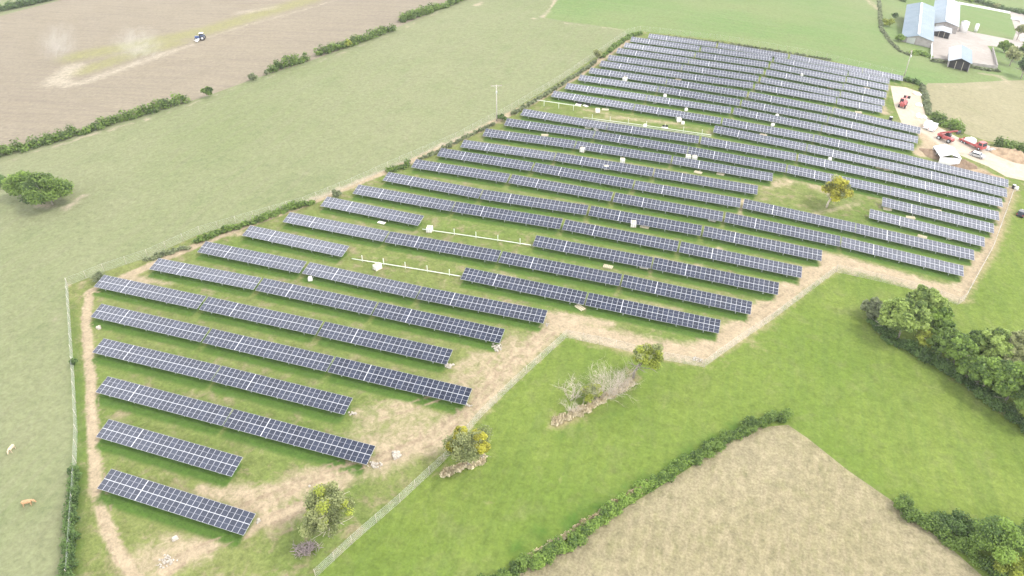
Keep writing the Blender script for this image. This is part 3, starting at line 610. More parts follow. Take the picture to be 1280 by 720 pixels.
# right hedgerow with trees
BELT = [('brownish faded bush at the left tip of the tree belt', (1088, 398), (1090, 386), 15, L_dull, 6500, 'bush'),
 ('broad pale green tree near the left tip of the tree belt', (1122, 424), (1120, 395), 27, L_tree, 18000, 'tree'),
 ('tall pale leaved tree at the upper edge of the tree belt', (1150, 410), (1146, 378), 24, L_tree, 16000, 'tree'),
 ('dark green tree behind the tall pale leaved tree', (1168, 425), (1164, 398), 19, L_mid, 10000, 'tree'),
 ('small yellowish green bush low in front of the pale trees', (1155, 436), (1155, 422), 13, L_yg, 6000, 'bush'),
 ('dark bush filling the gap left of the waist', (1174, 446), (1174, 426), 19, L_hedge, 11000, 'bush'),
 ('low green bush under the right belt trees', (1205, 474), (1204, 458), 15, L_mid, 7000, 'bush'),
 ('olive tree between the pale topped and picture edge trees', (1252, 472), (1249, 448), 20, L_olive, 11000, 'tree'),
 ('medium green tree at the narrow waist of the tree belt', (1191, 456), (1190, 434), 21, L_mid, 12000, 'tree'),
 ('rounded tree on the upper side right of the narrow waist', (1212, 452), (1210, 430), 19, L_hedge, 10000, 'tree'),
 ('pale topped tree on the upper side of the right belt', (1236, 462), (1232, 432), 22, L_tree, 13000, 'tree'),
 ('dark tree in the lower middle of the right belt', (1226, 490), (1224, 464), 22, L_mid, 13000, 'tree'),
 ('green tree at the upper right picture edge of the belt', (1266, 462), (1264, 430), 22, L_olive, 13000, 'tree'),
 ('big leafy tree in the lower right of the belt', (1256, 504), (1254, 474), 27, L_mid, 19000, 'tree'),
 ('tree at the right picture edge low in the belt', (1285, 528), (1283, 500), 25, L_hedge, 15000, 'tree'),
 ('pale tree at the right picture edge midway up the belt', (1298, 496), (1296, 458), 28, L_tree, 17000, 'tree')]
for lab, bs, cp, r, m_, n_, cat in BELT:
    tree('belt_bush' if cat == 'bush' else 'belt_tree', lab, bs, cp, r, m_, n_,   .40, cat, 1.0, 62, .2, group='trees of the right belt', cr=.25)
hedge('hedge_understorey', 'dark undergrowth along the lower foot of the tree belt', [(1088, 402), (1105, 418), (1130, 436), (1160, 452), (1185, 466), (1215, 487), (1250, 512), (1285, 538), (1320, 565)], 2.6, 1.8, L_dark, 420, .3, 'undergrowth')
# bottom right hedge
hedge('hedgerow', 'dark hedge widening into the bottom right corner', [(1122, 631), (1150, 652), (1185, 675), (1215, 697), (1250, 724), (1290, 752)], 2.6, 1.5, L_hedge, 620, .25)
hedge('hedgerow', 'second dark hedge band above the bottom right hedge', [(1168, 650), (1200, 662), (1240, 668), (1290, 672)], 3.5, 1.9, L_dark, 620, .27)
bush('corner_bush', 'rounded green bush in the bottom right corner hedge', (1240, 694), 28, 36, L_mid, 8000, .26)
bush('corner_bush', 'bright yellow-green bush at the bottom right picture corner', (1262, 722), 20, 22, L_yg, 6000, .24)
bush('corner_bush', 'dark bush at the right picture edge above the bottom corner', (1284, 690), 24, 34, L_hedge, 7000, .26)
# trees standing alone
tree('apple_tree', 'yellow-leaved tree with grey trunk in the clearing among solar tables', (1033, 259), (1041, 238), 19, L_yel, 6500, .36, 'tree', .85, 24, .24, bark=M_dead, cr=.34, extra=[('grey_green_foliage', L_olive, 8, 700, .34, .3)])
tree('apple_tree', 'yellow-green tree with leaning pale trunk beside the site fence', (791, 472), (804, 445), 20, L_yg, 5200, .26, 'tree', .9, 20, .22, cr=.34, extra=[('grey_green_foliage', L_olive, 10, 1600, .26, .3)])
tree('ivy_tree', 'grey-green tree with bright yellow clumps by the bend in the fence', (586, 584), (586, 556), 28, L_olive, 11000, .22, 'tree', 1.0, 30, .2, cr=.34, extra=[('yellow_clump', L_yel, 14, 9000, .26, .23)])
tree('apple_tree', 'olive green tree with pale limbs nearest the bottom of the picture', (412, 670), (417, 636), 32, L_olive, 14000, .22, 'tree', 1.0, 40, .2, bark=M_dead, cr=.32, extra=[('green_foliage', L_yg, 18, 2200, .2, .24)])
tree('thorn_bush', 'small yellow-green bush among the dead shrubs', (740, 500), (739, 491), 13, L_yg, 3200, .22, 'bush', .8, 14, .1, extra=[('grey_green_foliage', L_olive, 8, 1100, .2, .3)])
def dead_shrub(label, base, hpx, rpx, n, mat=M_dead, depth=3, lean=.5, r=.07):
    b = at(*base); ht = tall(base[0], base[1], base[1]-hpx); s = mpp(*base); mb = MB()
    for _ in range(n):
        d = Vector((random.gauss(0, lean), random.gauss(0, lean), 1)).normalized()
        branch(mb, (random.gauss(0, rpx*s*.22), random.gauss(0, rpx*s*.22), -.2), d, ht*.62, r, depth, .65, 0, (3, 4))
    o = mb.build('dead_shrub', mat, None, b); return tag(o, label, 'dead shrub', 'dead shrubs in the bright meadow')
dead_shrub('tall bleached dead shrub with a few bare limbs on the left', (716, 500), 28, 12, 5, r=.08)
dead_shrub('biggest dead shrub a dense dome of pale grey twigs', (757, 494), 33, 19, 26, r=.05)
dead_shrub('dead shrub with grey twigs nearest the leaning pale trunk', (780, 486), 20, 11, 12, r=.05)
dead_shrub('small white dead shrub lowest on the straw strip', (718, 517), 14, 10, 10, r=.05)
o = hedge('tall_dry_grass', None, [(692, 530), (715, 520), (740, 508), (765, 495), (790, 478)], 1.2, 0.6, L_straw, 330, .3, None, upright=.35, squash=1.5)
o['kind'] = 'stuff'
if 'category' in o: del o['category']
o = hedge('tall_dry_grass', None, [(553, 594), (570, 588), (592, 582), (606, 574)], 1.2, 0.6, L_straw, 300, .3, None, upright=.35, squash=1.5)
o['kind'] = 'stuff'
b = at(383, 688); mb = MB()
for _ in range(150):
    a = random.uniform(0, 6.28); p = Vector((max(-1.9, min(1.9, random.gauss(0, .95))), max(-.9, min(.9, random.gauss(0, .5))), random.uniform(0, .8)))
    mb.tube([p, p+Vector((math.cos(a)*.9, math.sin(a)*.9, random.uniform(-.05, .45)))], [.06, .02], 4)
tag(mb.build('brushwood_heap', M_twig, None, b, (0, 0, .5)), 'purple-brown heap of cut brushwood below the olive green tree', 'brushwood heap')
# around the farm
bush('yard_bush', 'bright yellowish bush left of the big barn', (1110, 33), 8, 10, L_yg, 900, .6)
bush('yard_bush', 'small dark conifer-like bush above the yellowish bush', (1117, 24), 4, 8, L_dark, 600, .5)
bush('yard_bush', 'round green bush at the front left corner of the barn', (1124, 52), 6.5, 8, L_mid, 900, .55)
hedge('scrub_hedge', 'straggling grey-green scrub line left of the farm', [(1099, 2), (1100, 20), (1101, 36), (1112, 52), (1124, 64), (1138, 70)], 1.48, 0.72, L_dull, 50, .6, gaps=.2)
hedge('scrub_hedge', 'green overgrown bank below the front wall of the barn', [(1138, 66), (1150, 68), (1160, 71)], 3.94, 1.30, L_mid, 150, .55)
hedge('scrub_hedge', 'dark rough scrub below the lower yard wall', [(1164, 77), (1185, 79), (1210, 84), (1232, 88), (1250, 90)], 1.72, 1.01, L_dull, 90, .5, gaps=.12)
for lab, bs, hp, r, m_ in (('dark green tree at right edge below the farm road', (1276, 98), 28, 12, L_dark), ('olive tree beside the farm road at the right', (1262, 82), 22, 9, L_olive), ('green tree just below the road bend at the right', (1255, 66), 13, 8, L_mid), ('tall dark tree at the right edge level with the small shed', (1280, 80), 26, 11, L_hedge), ('green tree between the paddock and the white stacks', (1271, 50), 22, 6, L_olive)):
    tree('farm_tree', lab, bs, (bs[0], bs[1]-hp*.6), r, m_, 2200, .7, 'tree', .95, 16, .22, group='trees beside the farm')
hedge('hedgerow', 'dark hedge behind the farm lane along the top right edge', [(1192, -3), (1215, 2), (1240, 9), (1270, 16), (1310, 24)], 3.2, 2.6, L_dark, 70, .7)
bush('hedge_shrub', 'olive bush standing up in the hedge behind the farm lane', (1244, 12), 5, 9, L_olive, 700, .6)
bush('hedge_shrub', 'green bush near the barn in the hedge behind the farm lane', (1213, 5), 5, 8, L_mid, 700, .6)
hedge('hedgerow', 'dark hedge on the top edge left of the barn roof', [(1105, -8), (1120, -2), (1131, 3)], 3.2, 2.4, L_dark, 80, .7)
hedge('scrub_hedge', 'dark green scrub between last solar row and the hardcore', [(1129, 100), (1140, 103), (1151, 107)], 2.62, 1.30, L_dark, 150, .5)
hedge('scrub_hedge', 'grey-green thistle line on the right of the hardcore', [(1152, 108), (1156, 120), (1159, 132), (1160, 144)], 1.72, 0.94, L_dull, 100, .5, gaps=.1)
hedge('hedgerow', 'dense dark hedge behind the red machinery', [(1163, 149), (1175, 154), (1190, 160), (1203, 167)], 3.7, 2.4, L_hedge, 200, .5)
hedge('hedgerow', 'dark hedge at the right edge above the earth bank', [(1246, 183), (1262, 186), (1290, 193), (1320, 200)], 3.4, 2.4, L_hedge, 170, .5)

# ------------------------------------------------------------------ fences
def net_mat():
    m, N, L, b = new_mat('wire_netting')
    b.inputs['Base Color'].default_value = (.62, .66, .62, 1); b.inputs['Roughness'].default_value = .5
    tr = N.new('ShaderNodeBsdfTransparent'); ms = N.new('ShaderNodeMixShader')
    g = N.new('ShaderNodeTexCoord').outputs['Object']
    f = ramp(N, L, noise(N, L, g, .35, 3), .3, .7)
    L.new(math_(N, L, 'ADD', math_(N, L, 'MULTIPLY', f, .10), .05), ms.inputs[0])
    L.new(tr.outputs[0], ms.inputs[1]); L.new(b.outputs[0], ms.inputs[2]); L.new(ms.outputs[0], N['Material Output'].inputs['Surface'])
    return m
M_net = net_mat()
M_post = plain('weathered_fence_wood', (.42, .38, .31), .9, 0, .2, 4, .1)
pm = MB(); pm.tube([(0, 0, -.5), (0, 0, 2.05)], [.045, .04], 7); ME_fpost = pm.mesh('fence_post', M_post)
def fence(label, pts, ht=1.95, step=4.0, wires=6, netted=True):
    P = [at(*p) for p in pts]; b0 = P[0]; root = empty('perimeter_fence', b0, (0, 0, 0), label, 'fence', 'fence round the solar site')
    net = MB(); rail = MB(); line = []
    for a, b in zip(P[:-1], P[1:]):
        L_ = (b-a).length; k = max(1, round(L_/step))
        for j in range(k):
            q = a.lerp(b, j/k); line.append(Vector((q.x, q.y, h(q.x, q.y)))-b0)
    line.append(P[-1]-b0)
    if len(line) > 100: line = line[::2]
    for i, q in enumerate(line): link('fence_post', ME_fpost, root, q, (random.gauss(0, .02), random.gauss(0, .02), 0))
    v = []; f = []
    for q in line: v += [q+Vector((0, 0, .03)), q+Vector((0, 0, ht))]
    for i in range(len(line)-1): f.append((2*i, 2*i+2, 2*i+3, 2*i+1))
    net.add(v, f)
    if netted: net.build('netting', M_net, root)
    for k in range(wires):
        z = .1+(ht-.1)*k/(wires-1); rail.tube([q+Vector((0, 0, z)) for q in line], .006 if k < wires-1 else .009, 4)
    rail.build('line_wires', M_steel, root)
fence('pale netting fence along the left side of the site', [(87, 722), (91, 660), (95, 600), (97, 540), (93, 470), (88, 400), (85, 357)])
fence('wire fence along the upper left side behind the scrub strips', [(85, 357), (130, 339), (185, 321), (250, 292), (380, 255), (440, 231), (500, 204), (570, 174), (640, 137), (700, 101), (745, 70), (785, 42)], netted=False)
fence('wire fence behind the farthest row of solar tables', [(785, 42), (800, 38.5), (900, 49.5), (1020, 70), (1128, 96)], netted=False)
fence('pale fence cutting diagonally past the yellow clumped tree', [(395, 722), (440, 680), (500, 628), (555, 577), (600, 523), (640, 484), (708, 422)])
fence('short fence behind the leaning pale trunk', [(708, 422), (770, 435), (830, 450), (880, 459)])
fence('fence beside the dirt track right of the leaning trunk tree', [(880, 459), (920, 430), (965, 400), (1045, 340)])
fence('fence in front of the rightmost solar tables above the tree belt', [(1045, 340), (1100, 352), (1150, 364), (1197, 381)])
fence('green tinted fence climbing the right end of the site', [(1197, 381), (1205, 376), (1240, 312), (1266, 240)])

# ------------------------------------------------------------------ utility poles
M_pole = plain('weathered_pole_wood', (.46, .43, .38), .9, 0, .2, 3, .1)
M_porc = plain('brown_porcelain', (.25, .15, .1), .3)
def pole(label, base, vt, arm, rz):
    ht = tall(base[0], base[1], vt); root = empty('utility_pole', at(*base), (0, 0, rz), label, 'utility pole')
    mb = MB(); mb.tube([(0, 0, -.6), (0, 0, ht*.5), (0, 0, ht)], [.19, .16, .12], 10); mb.build('pole', M_pole, root)
    mb = MB(); mb.box((0, .12, ht-.35), (arm, .14, .16)); mb.tube([(-arm*.3, .1, ht-.35), (0, .1, ht-1.1)], .03, 5); mb.tube([(arm*.3, .1, ht-.35), (0, .1, ht-1.1)], .03, 5); mb.build('crossarm', M_pole, root)
    for x in (-.45, 0, .45):
        mb = MB(); mb.tube([(x*arm, .12, ht-.27), (x*arm, .12, ht-.1), (x*arm, .12, ht+.08)], [.04, .08, .05], 8); mb.build('insulator', M_porc, root)
    mb = MB(); mb.box((0, -.3, ht-2.2), (.45, .4, .7), bev=.05); mb.build('switch_box', M_steel, root)
pole('wooden pole with crossarm standing in the pasture by the site fence', (621, 151), 106, 3.4, -YAW+.1)
pole('wooden pole in the green field below the barn', (1130, 96), 63, 1.6, -YAW+.6)

# ------------------------------------------------------------------ things lying about on the site
M_white = plain('white_wrapping', (.78, .77, .72), .6, 0, .06, 2)
M_cream = plain('pale_pallet_wood', (.62, .55, .40), .85, 0, .15, 4, .2)
M_card = plain('cardboard', (.56, .46, .30), .8, 0, .12, 3, .2)
M_black = plain('black_plastic', (.03, .03, .035), .5)
M_tyre = plain('tyre_rubber', (.03, .03, .03), .85)
M_glass, _n, _l, _b = new_mat('dark_window_glass'); _b.inputs['Base Color'].default_value = (.03, .04, .05, 1); _b.inputs['Roughness'].default_value = .08
def pallet_part(root, w_, d_, z=0):
    mb = MB()
    for y in np.linspace(-d_/2+.05, d_/2-.05, 6): mb.box((0, float(y), z+.13), (w_, .11, .022))
    for x in (-w_/2+.06, 0, w_/2-.06): mb.box((x, 0, z+.06), (.1, d_, .115))
    return mb.build('pallet', M_cream, root)
def crate(kind, w_, d_, ht):
    if kind == 'box':
        root = empty('wrapped_pallet', (0, 0, 0)); pallet_part(root, w_+.08, d_+.08)
        mb = MB(); mb.box((0, 0, .145+ht/2), (w_, d_, ht), bev=.05); mb.build('wrapped_stack', M_white, root)
        mb = MB(); mb.box((0, 0, .147+ht), (w_*.86, d_*.86, .03), bev=.012); mb.build('lid', M_card, root)
        mb = MB()
        for x in (-w_*.25, w_*.25): mb.box((x, 0, .14+ht/2), (.05, d_+.02, ht+.06))
        mb.build('strap', M_black, root)
    elif kind == 'flat':
        root = empty('empty_pallet', (0, 0, 0))
        for k in range(2): pallet_part(root, w_, d_, k*.15)
    elif kind == 'sheet':
        root = empty('loose_module', (0, 0, 0)); mb = MB()
        mb.box((0, 0, .1), (1.9, 1.05, .05)); mb.build('white_back', M_white, root)
        mb = MB(); mb.box((0, 0, .05), (2.0, 1.1, .045)); mb.build('cardboard_tray', M_card, root)
        mb = MB(); mb.box((.1, .75, .38), (1.75, .04, 1.0), rx=.6); mb.build('tilted_module', M_black, root)
    else:
        root = empty('bulk_bag', (0, 0, 0)); mb = MB()
        mb.box((0, 0, ht*.42), (w_, d_, ht*.84), bev=.16, taper=.93); mb.ball((0, 0, ht*.8), (w_*.4, d_*.4, ht*.22)); mb.build('bag', M_white, root)
        mb = MB()
        for sx in (-1, 1):
            for sy in (-1, 1): mb.tube([(sx*w_*.4, sy*d_*.4, ht*.8), (sx*w_*.3, sy*d_*.3, ht*1.12), (sx*w_*.18, sy*d_*.4, ht*.86)], .025, 5)
        mb.build('lifting_loop', M_cream, root)
    return root
ITEMS = [('box', 728, 189.5), ('box', 778, 203.5), ('box', 757.5, 211), ('box', 860, 199), ('box', 868, 200), ('bag', 922, 203), ('flat', 872.5, 216), ('flat', 900.5, 218), ('bag', 802, 183.5), ('box', 791.5, 282.5), ('flat', 806, 284), ('sheet', 890, 275.5), ('sheet', 805, 334.5),
 ('sheet', 477, 278.5), ('box', 537, 289), ('box', 472, 336), ('bag', 388, 350.5), ('flat', 1099, 210), ('flat', 1109, 212.5), ('bag', 1132, 216), ('box', 1120, 244.5), ('flat', 1109, 262), ('flat', 1171, 264), ('flat', 1138, 272.5), ('flat', 1152.5, 296.5), ('sheet', 1188, 298), ('bag', 1037, 200.5),
 ('sheet', 723, 131), ('sheet', 732, 132.5), ('box', 747, 140.5), ('flat', 756.5, 137.5), ('bag', 831, 121), ('bag', 819, 128.5), ('bag', 803.5, 139), ('bag', 857.5, 138.5), ('box', 848.5, 152), ('bag', 853.5, 155), ('sheet', 831, 160), ('bag', 806, 158.5), ('sheet', 735, 160), ('sheet', 745, 162), ('flat', 681, 169.5), ('flat', 848, 99.8),
 ('bag', 971, 146), ('bag', 965.5, 157.5), ('box', 1011, 174.5), ('bag', 934, 159.5), ('box', 1040, 154.5), ('box', 1036, 166.5), ('flat', 954, 169), ('flat', 1073, 140.8), ('flat', 1027, 121), ('flat', 1038, 110), ('box', 781, 101), ('bag', 921, 63.5), ('bag', 1009, 79), ('bag', 949, 83), ('bag', 1002, 95), ('bag', 1102, 97.5), ('flat', 1083, 110.5), ('flat', 725, 385), ('flat', 760, 334)]
PROTO = {}
def near_table(u, v):
    P = at(u, v); best = None
    for t in TABLES:
        d = P.y-t[2]
        lx = max(0, abs(P.x-t[1])-t[4]*PITCHM/2)
        q = (lx*1.5)+abs(d+.8)
        if best is None or q < best[0]: best = (q, t)
    return best[1]
seen = {}
WORDS = {'box': 'white wrapped pallet stack', 'flat': 'pair of empty cream pallets', 'sheet': 'loose solar module on white tray', 'bag': 'white bulk bag'}
CATS = {'box': 'pallet stack', 'flat': 'pallets', 'sheet': 'solar module', 'bag': 'bulk bag'}
SIDE = {}
for kind, u, v in sorted(ITEMS, key=lambda q: q[1]):
    t = near_table(u, v); mates = sorted([q for q in TABLES if q[0] == t[0]], key=lambda q: q[1])
    i = mates.index(t); key = (kind, t[0], i); seen.setdefault(key, []).append((u, v))
for kind, u, v in ITEMS:
    t = near_table(u, v); mates = sorted([q for q in TABLES if q[0] == t[0]], key=lambda q: q[1]); i = mates.index(t)
    key = (kind, t[0], i); grp = seen[key]; w_, d_, ht = {'box': (1.25, 1.7, 1.05), 'flat': (1.15, 2.1, .2), 'sheet': (1, 1, 1), 'bag': (1.0, 1.0, .95)}[kind]
    first = kind not in PROTO
    if first: PROTO[kind] = crate(kind, w_, d_, ht)
    o = PROTO[kind] if first else copy_tree(PROTO[kind])
    o.location = at(u, v); o.rotation_euler = (0, 0, {'box': .1, 'flat': 1.4, 'sheet': -.1, 'bag': .5}[kind]+random.gauss(0, .25))
    pos = '' if len(grp) == 1 else ('left ' if (u, v) == grp[0] else 'right ' if (u, v) == grp[-1] else 'middle ')
    rw = 'nearest row' if t[0] == 1 else ('%s row from front' % ORD[t[0]-1] if t[0] <= 15 else '%s row from back' % ORD[30-t[0]])
    tag(o, '%s%s by %s table, %s' % (pos, WORDS[kind], ORD[i], rw), CATS[kind], {'box': 'wrapped pallet stacks among the tables', 'flat': 'empty pallets among the tables', 'sheet': 'loose modules among the tables', 'bag': 'white bulk bags among the tables'}[kind])

# bare mounting rails still waiting for their modules
M_rail = plain('bare_galvanised_rail', (.72, .75, .66), .45, .2, .08, 1)
def bare_rail(label, a, b, n, hp, beam_z, both=False):
    A, B = at(*a), at(*b); root = empty('bare_mounting_rail', A, (0, 0, 0), label, 'mounting rail', 'unfinished mounting rails')
    mb = MB(); D = B-A; pts = [A.lerp(B, k/8) for k in range(9)]
    for p in pts: p.z = h(p.x, p.y)+beam_z
    mb.tube([p-A for p in pts], .10, 6); mb.build('beam', M_rail, root)
    for k in range(n):
        q = A.lerp(B, (k+.5)/n); q.z = h(q.x, q.y)
        mb = MB(); mb.box((0, 0, hp/2-.2), (.14, .12, hp+.4)); mb.build('post', M_rail, root, q-A)
    if both:
        off = Vector((-D.y, D.x, 0)).normalized()*-1.2
        mb = MB(); mb.tube([p-A+off for p in pts], .06, 6); mb.build('beam', M_rail, root)
bare_rail('bare rail on posts with a white box before the sixth row', (440, 325), (576, 347), 5, 1.7, .35)
bare_rail('bare rail on posts right of the short tenth row table', (528, 288), (664, 308), 5, 1.7, .35)
bare_rail('raised bare rail at the upper left fence in the open strip', (671, 131.5), (726, 139.5), 3, 1.9, 1.75)
bare_rail('long bare rail lying along the open strip of the upper rows', (729, 148), (889, 170), 7, 1.7, .3, True)

# stones and rubble at row ends
M_stone = plain('white_limestone', (.40, .365, .31), .9, 0, .15, 3, .1)
M_grey = plain('grey_rubble', (.42, .40, .38), .9, 0, .25, 2, .1)
M_earth = plain('heaped_earth', (.36, .27, .18), 1, 0, .25, .7, .05)
M_earth2 = plain('dark_heaped_earth', (.22, .16, .11), 1, 0, .25, .7, .05)
def rubble(name, label, base, n, spread, size, mat, cat='rubble', group=None):
    b = at(*base); mb = MB()
    for _ in range(n):
        x, y = random.triangular(-1.5, 1.5)*spread, random.triangular(-1.2, 1.2)*spread; s = size*random.uniform(.5, 1.3)
        z = h(b.x+x, b.y+y)-b.z
        mb.box((x, y, z+s*.25), (s, s*random.uniform(.6, 1), s*random.uniform(.4, .8)), 0, random.uniform(0, 3), random.gauss(0, .3), random.gauss(0, .3), random.uniform(.6, .95), s*.12)
    tag(mb.build(name, mat, None, b), label, cat, group)
G_ = 'heaps of white stone at row ends'
for lab, bs, n, sp, sz in (('white stones by the right end of the seventh row', (621, 434), 26, .9, .5), ('white stones by the right end of the sixth row', (561, 458), 20, .7, .5), ('white stones by the right end of the fourth row', (440, 517), 12, .5, .45), ('white stones by the right end of the third row', (470, 581), 24, .8, .4), ('largest white stone heap standing right of the third row', (495, 569), 26, .55, .6),
  ('single white block near the bottom left track', (219, 674), 1, .25, .8), ('pale slabs beside the left track by the fifth row', (124, 410), 5, .4, .55), ('white stones under the right end of the fifth row', (586, 507), 10, .5, .4), ('white lump on dry grass by the olive tree', (387, 608), 1, .25, .7), ('stones by the fence corner below the ninth row', (872, 449), 12, .9, .4), ('white scraps under the right end of the eighth row', (684, 406), 6, .5, .35), ('white scraps near the track at the left bottom of the olive tree', (322, 650), 5, .4, .4)):
    rubble('stone_heap' if n > 3 else 'stone_block', lab, bs, n if n > 3 else 1, sp if n > 3 else .01, sz, M_stone, 'stone heap' if n > 3 else 'stone', G_ if n > 3 else None)
rubble('limestone_scatter', 'patch of crushed white stone at the bottom left track', (208, 702), 60, 1.0, .28, M_stone, 'crushed stone')
def mound(name, label, base, rx, ry, ht, mat, rz=0):
    b = at(*base); mb = MB(); k, m = 9, 22; v = [(0, 0, ht)]; f = []
    for i in range(1, k+1):
        for j in range(m):
            a = 6.2832*j/m; t = i/k; w_ = 1+.16*math.sin(3*a+1)+.1*math.sin(5*a+2)+random.gauss(0, .03)
            x, y = rx*t*w_*math.cos(a), ry*t*w_*math.sin(a); z = ht*(1-t)**.8*(1+random.gauss(0, .13)) if i < k else -.5
            v.append((x, y, z))
    for j in range(m): f.append((0, 1+j, 1+(j+1) % m))
    for i in range(k-1):
        for j in range(m): f.append((1+i*m+j, 1+i*m+m+j, 1+i*m+m+(j+1) % m, 1+i*m+(j+1) % m))
    mb.add(v, f, 0, True); tag(mb.build(name, mat, None, b, (0, 0, rz)), label, 'earth mound')
mound('earth_mound', 'long brown earth bank at the right edge above the hardcore', (1262, 196), 9.5, 3.6, 2.6, M_earth, -.35)
mound('earth_mound', 'brown earth mound right of the white site tent', (1200, 206), 4.2, 4.0, 1.7, M_earth2, 0)
mound('earth_mound', 'dark earth heap left of the white site tent', (1163, 192), 3.2, 4.2, 1.3, M_earth2, .3)
mound('earth_mound', 'low reddish earth strip behind the right end of the solar row', (1226, 216), 6, 1.6, .7, M_earth, -.4)
rubble('rubble_heap', 'grey rubble heap beside the red and white lorry', (1232, 186), 60, 2.0, 1.1, M_grey, 'rubble heap')

# ------------------------------------------------------------------ vehicles
M_red = plain('faded_red_paint', (.38, .085, .08), .4, 0, .12, 1.2)
M_wht = plain('white_paint', (.80, .80, .79), .35, 0, .04, 1.2)
M_blue = plain('blue_paint', (.045, .09, .24), .35, 0, .1, 1.2)
M_silver = plain('silver_paint', (.55, .56, .58), .3, .4, .05, 1.2)
M_blackp = plain('black_paint', (.02, .02, .025), .25, 0, .1, 1.2)
M_light = plain('lamp_glass', (.8, .78, .7), .2)
M_tail = plain('tail_lamp_red', (.5, .03, .03), .2)
def wheel(root, x, y, r, wd):
    mb = MB(); mb.cyl((0, 0, 0), r, wd, 'y', 18, 0); w_ = mb.build('wheel', M_tyre, root, (x, y, r))
    mb = MB(); mb.cyl((0, 0, 0), r*.55, wd+.03, 'y', 12, 0); mb.build('rim', M_silver, w_)
def van(label, base, rz, paint, car=False, group=None):
    root = empty('parked_car' if car else 'parked_van', at(*base), (0, 0, rz), label, 'car' if car else 'van', group)
    if car: prof = [(-2.1, .3), (2.05, .3), (2.1, .75), (1.25, .92), (.55, 1.42), (-1.35, 1.48), (-2.0, .98), (-2.15, .7)]; wd, wb, r = 1.75, 1.3, .33
    else: prof = [(-2.6, .35), (2.6, .35), (2.62, .95), (1.9, 1.15), (1.35, 1.98), (-2.5, 2.05), (-2.62, 1.7)]; wd, wb, r = 1.95, 1.65, .36
    mb = MB(); mb.prism(prof, -wd/2, wd/2); mb.build('body', paint, root)
    s, t = (Vector((1.25, 0, .92)), Vector((.55, 0, 1.42))) if car else (Vector((1.9, 0, 1.15)), Vector((1.35, 0, 1.98)))
    nrm = Vector((t.z-s.z, 0, s.x-t.x)).normalized()*.012; a, b = s.lerp(t, .12)+nrm, s.lerp(t, .9)+nrm
    mb = MB(); mb.add([(a.x, -wd*.44, a.z), (a.x, wd*.44, a.z), (b.x, wd*.42, b.z), (b.x, -wd*.42, b.z)], [(0, 1, 2, 3)]); mb.build('windscreen', M_glass, root)
    for sy in (-1, 1):
        y = sy*(wd/2+.012); mb = MB()
        if car: mb.add([(.95, y, .96), (.5, y, 1.36), (-1.25, y, 1.4), (-1.65, y, 1.0)], [(0, 1, 2, 3) if sy < 0 else (3, 2, 1, 0)])
        else: mb.add([(1.7, y, 1.2), (1.25, y, 1.85), (.5, y, 1.87), (.5, y, 1.2)], [(0, 1, 2, 3)])
        mb.build('side_window', M_glass, root)
        for sx in (-1, 1): wheel(root, sx*wb, sy*(wd/2-.1), r, .24)
        mb = MB(); mb.box((prof[2][0]-.05, sy*wd*.36, .72), (.16, .32, .16), bev=.04); mb.build('headlight', M_light, root)
        mb = MB(); mb.box((prof[-1][0]+.02, sy*wd*.42, .85), (.1, .16, .3)); mb.build('tail_light', M_tail, root)
        mb = MB(); mb.box(((1.0 if car else 1.5), sy*(wd/2+.12), 1.0 if car else 1.3), (.12, .2, .18), bev=.03); mb.build('wing_mirror', M_black, root)
    if car:
        mb = MB(); mb.add([(-1.42, -.72, 1.465), (-1.42, .72, 1.465), (-1.98, .74, 1.02), (-1.98, -.74, 1.02)], [(3, 2, 1, 0)]); mb.build('rear_window', M_glass, root)
    return root
V_ = 'white vans beside the hedge'
van('white van parked on the left of the pair by the hedge', (1159, 159), R(70), M_wht, group=V_)
van('white van parked on the right of the pair by the hedge', (1165.5, 162), R(68), M_wht, group=V_)
van('silver car parked on the pale hardcore below the rubble heap', (1221, 196), R(-28), M_silver, True)
van('black car cut by the right picture edge outside the fence', (1277, 269), R(60), M_blackp, True)
def telehandler(label, base, rz, rise, cab_right=True, scale=1.0):
    root = empty('telehandler', at(*base), (0, 0, rz), label, 'telehandler'); root.scale = (scale,)*3
    mb = MB(); mb.box((0, 0, .95), (4.3, 1.25, .7), bev=.1); mb.box((-1.5, .0, 1.45), (1.6, 1.5, .55), bev=.12); mb.box((.5, -.65, 1.2), (2.2, .55, .8), bev=.1); mb.build('chassis', M_red, root)
    c = MB(); c.prism([(-.55, 1.2), (.75, 1.2), (.85, 1.7), (.45, 2.45), (-.5, 2.45)], .15, 1.05); cab = c.build('cab', M_black, root)
    g = MB(); g.add([(.76, .2, 1.3), (.76, 1.0, 1.3), (.86, 1.0, 1.7), (.86, .2, 1.7)], [(0, 1, 2, 3)]); g.add([(-.45, 1.065, 1.5), (.7, 1.065, 1.5), (.42, 1.065, 2.38), (-.42, 1.065, 2.38)], [(3, 2, 1, 0)]); g.build('cab_window', M_glass, cab)
    r = MB(); r.box((-.02, .6, 2.49), (1.0, .95, .08), bev=.03); r.build('cab_roof', M_red, cab)
    a0 = Vector((-1.9, -.25, 1.75)); a1 = a0+Vector((5.0*math.cos(rise), 0, 5.0*math.sin(rise)))
    b = MB(); b.box((a0+a1)/2, (5.0, .36, .42), 0, 0, -rise, bev=.04); boom = b.build('boom', M_red, root)
    b = MB(); b.box(a1+Vector((.35, 0, -.35)), (.25, 1.9, .8), bev=.05)
    for y in (-.45, .45): b.box(a1+Vector((1.0, y, -.72)), (1.2, .12, .06))
    b.build('fork_carriage', M_black, boom)
    for sx in (-1.45, 1.45):
        for sy in (-.85, .85): wheel(root, sx, sy, .58, .42)
        m2 = MB(); m2.box((sx, 0, 1.24), (1.25, 2.1, .08), bev=.03); m2.build('mudguard', M_red, root)
    return root
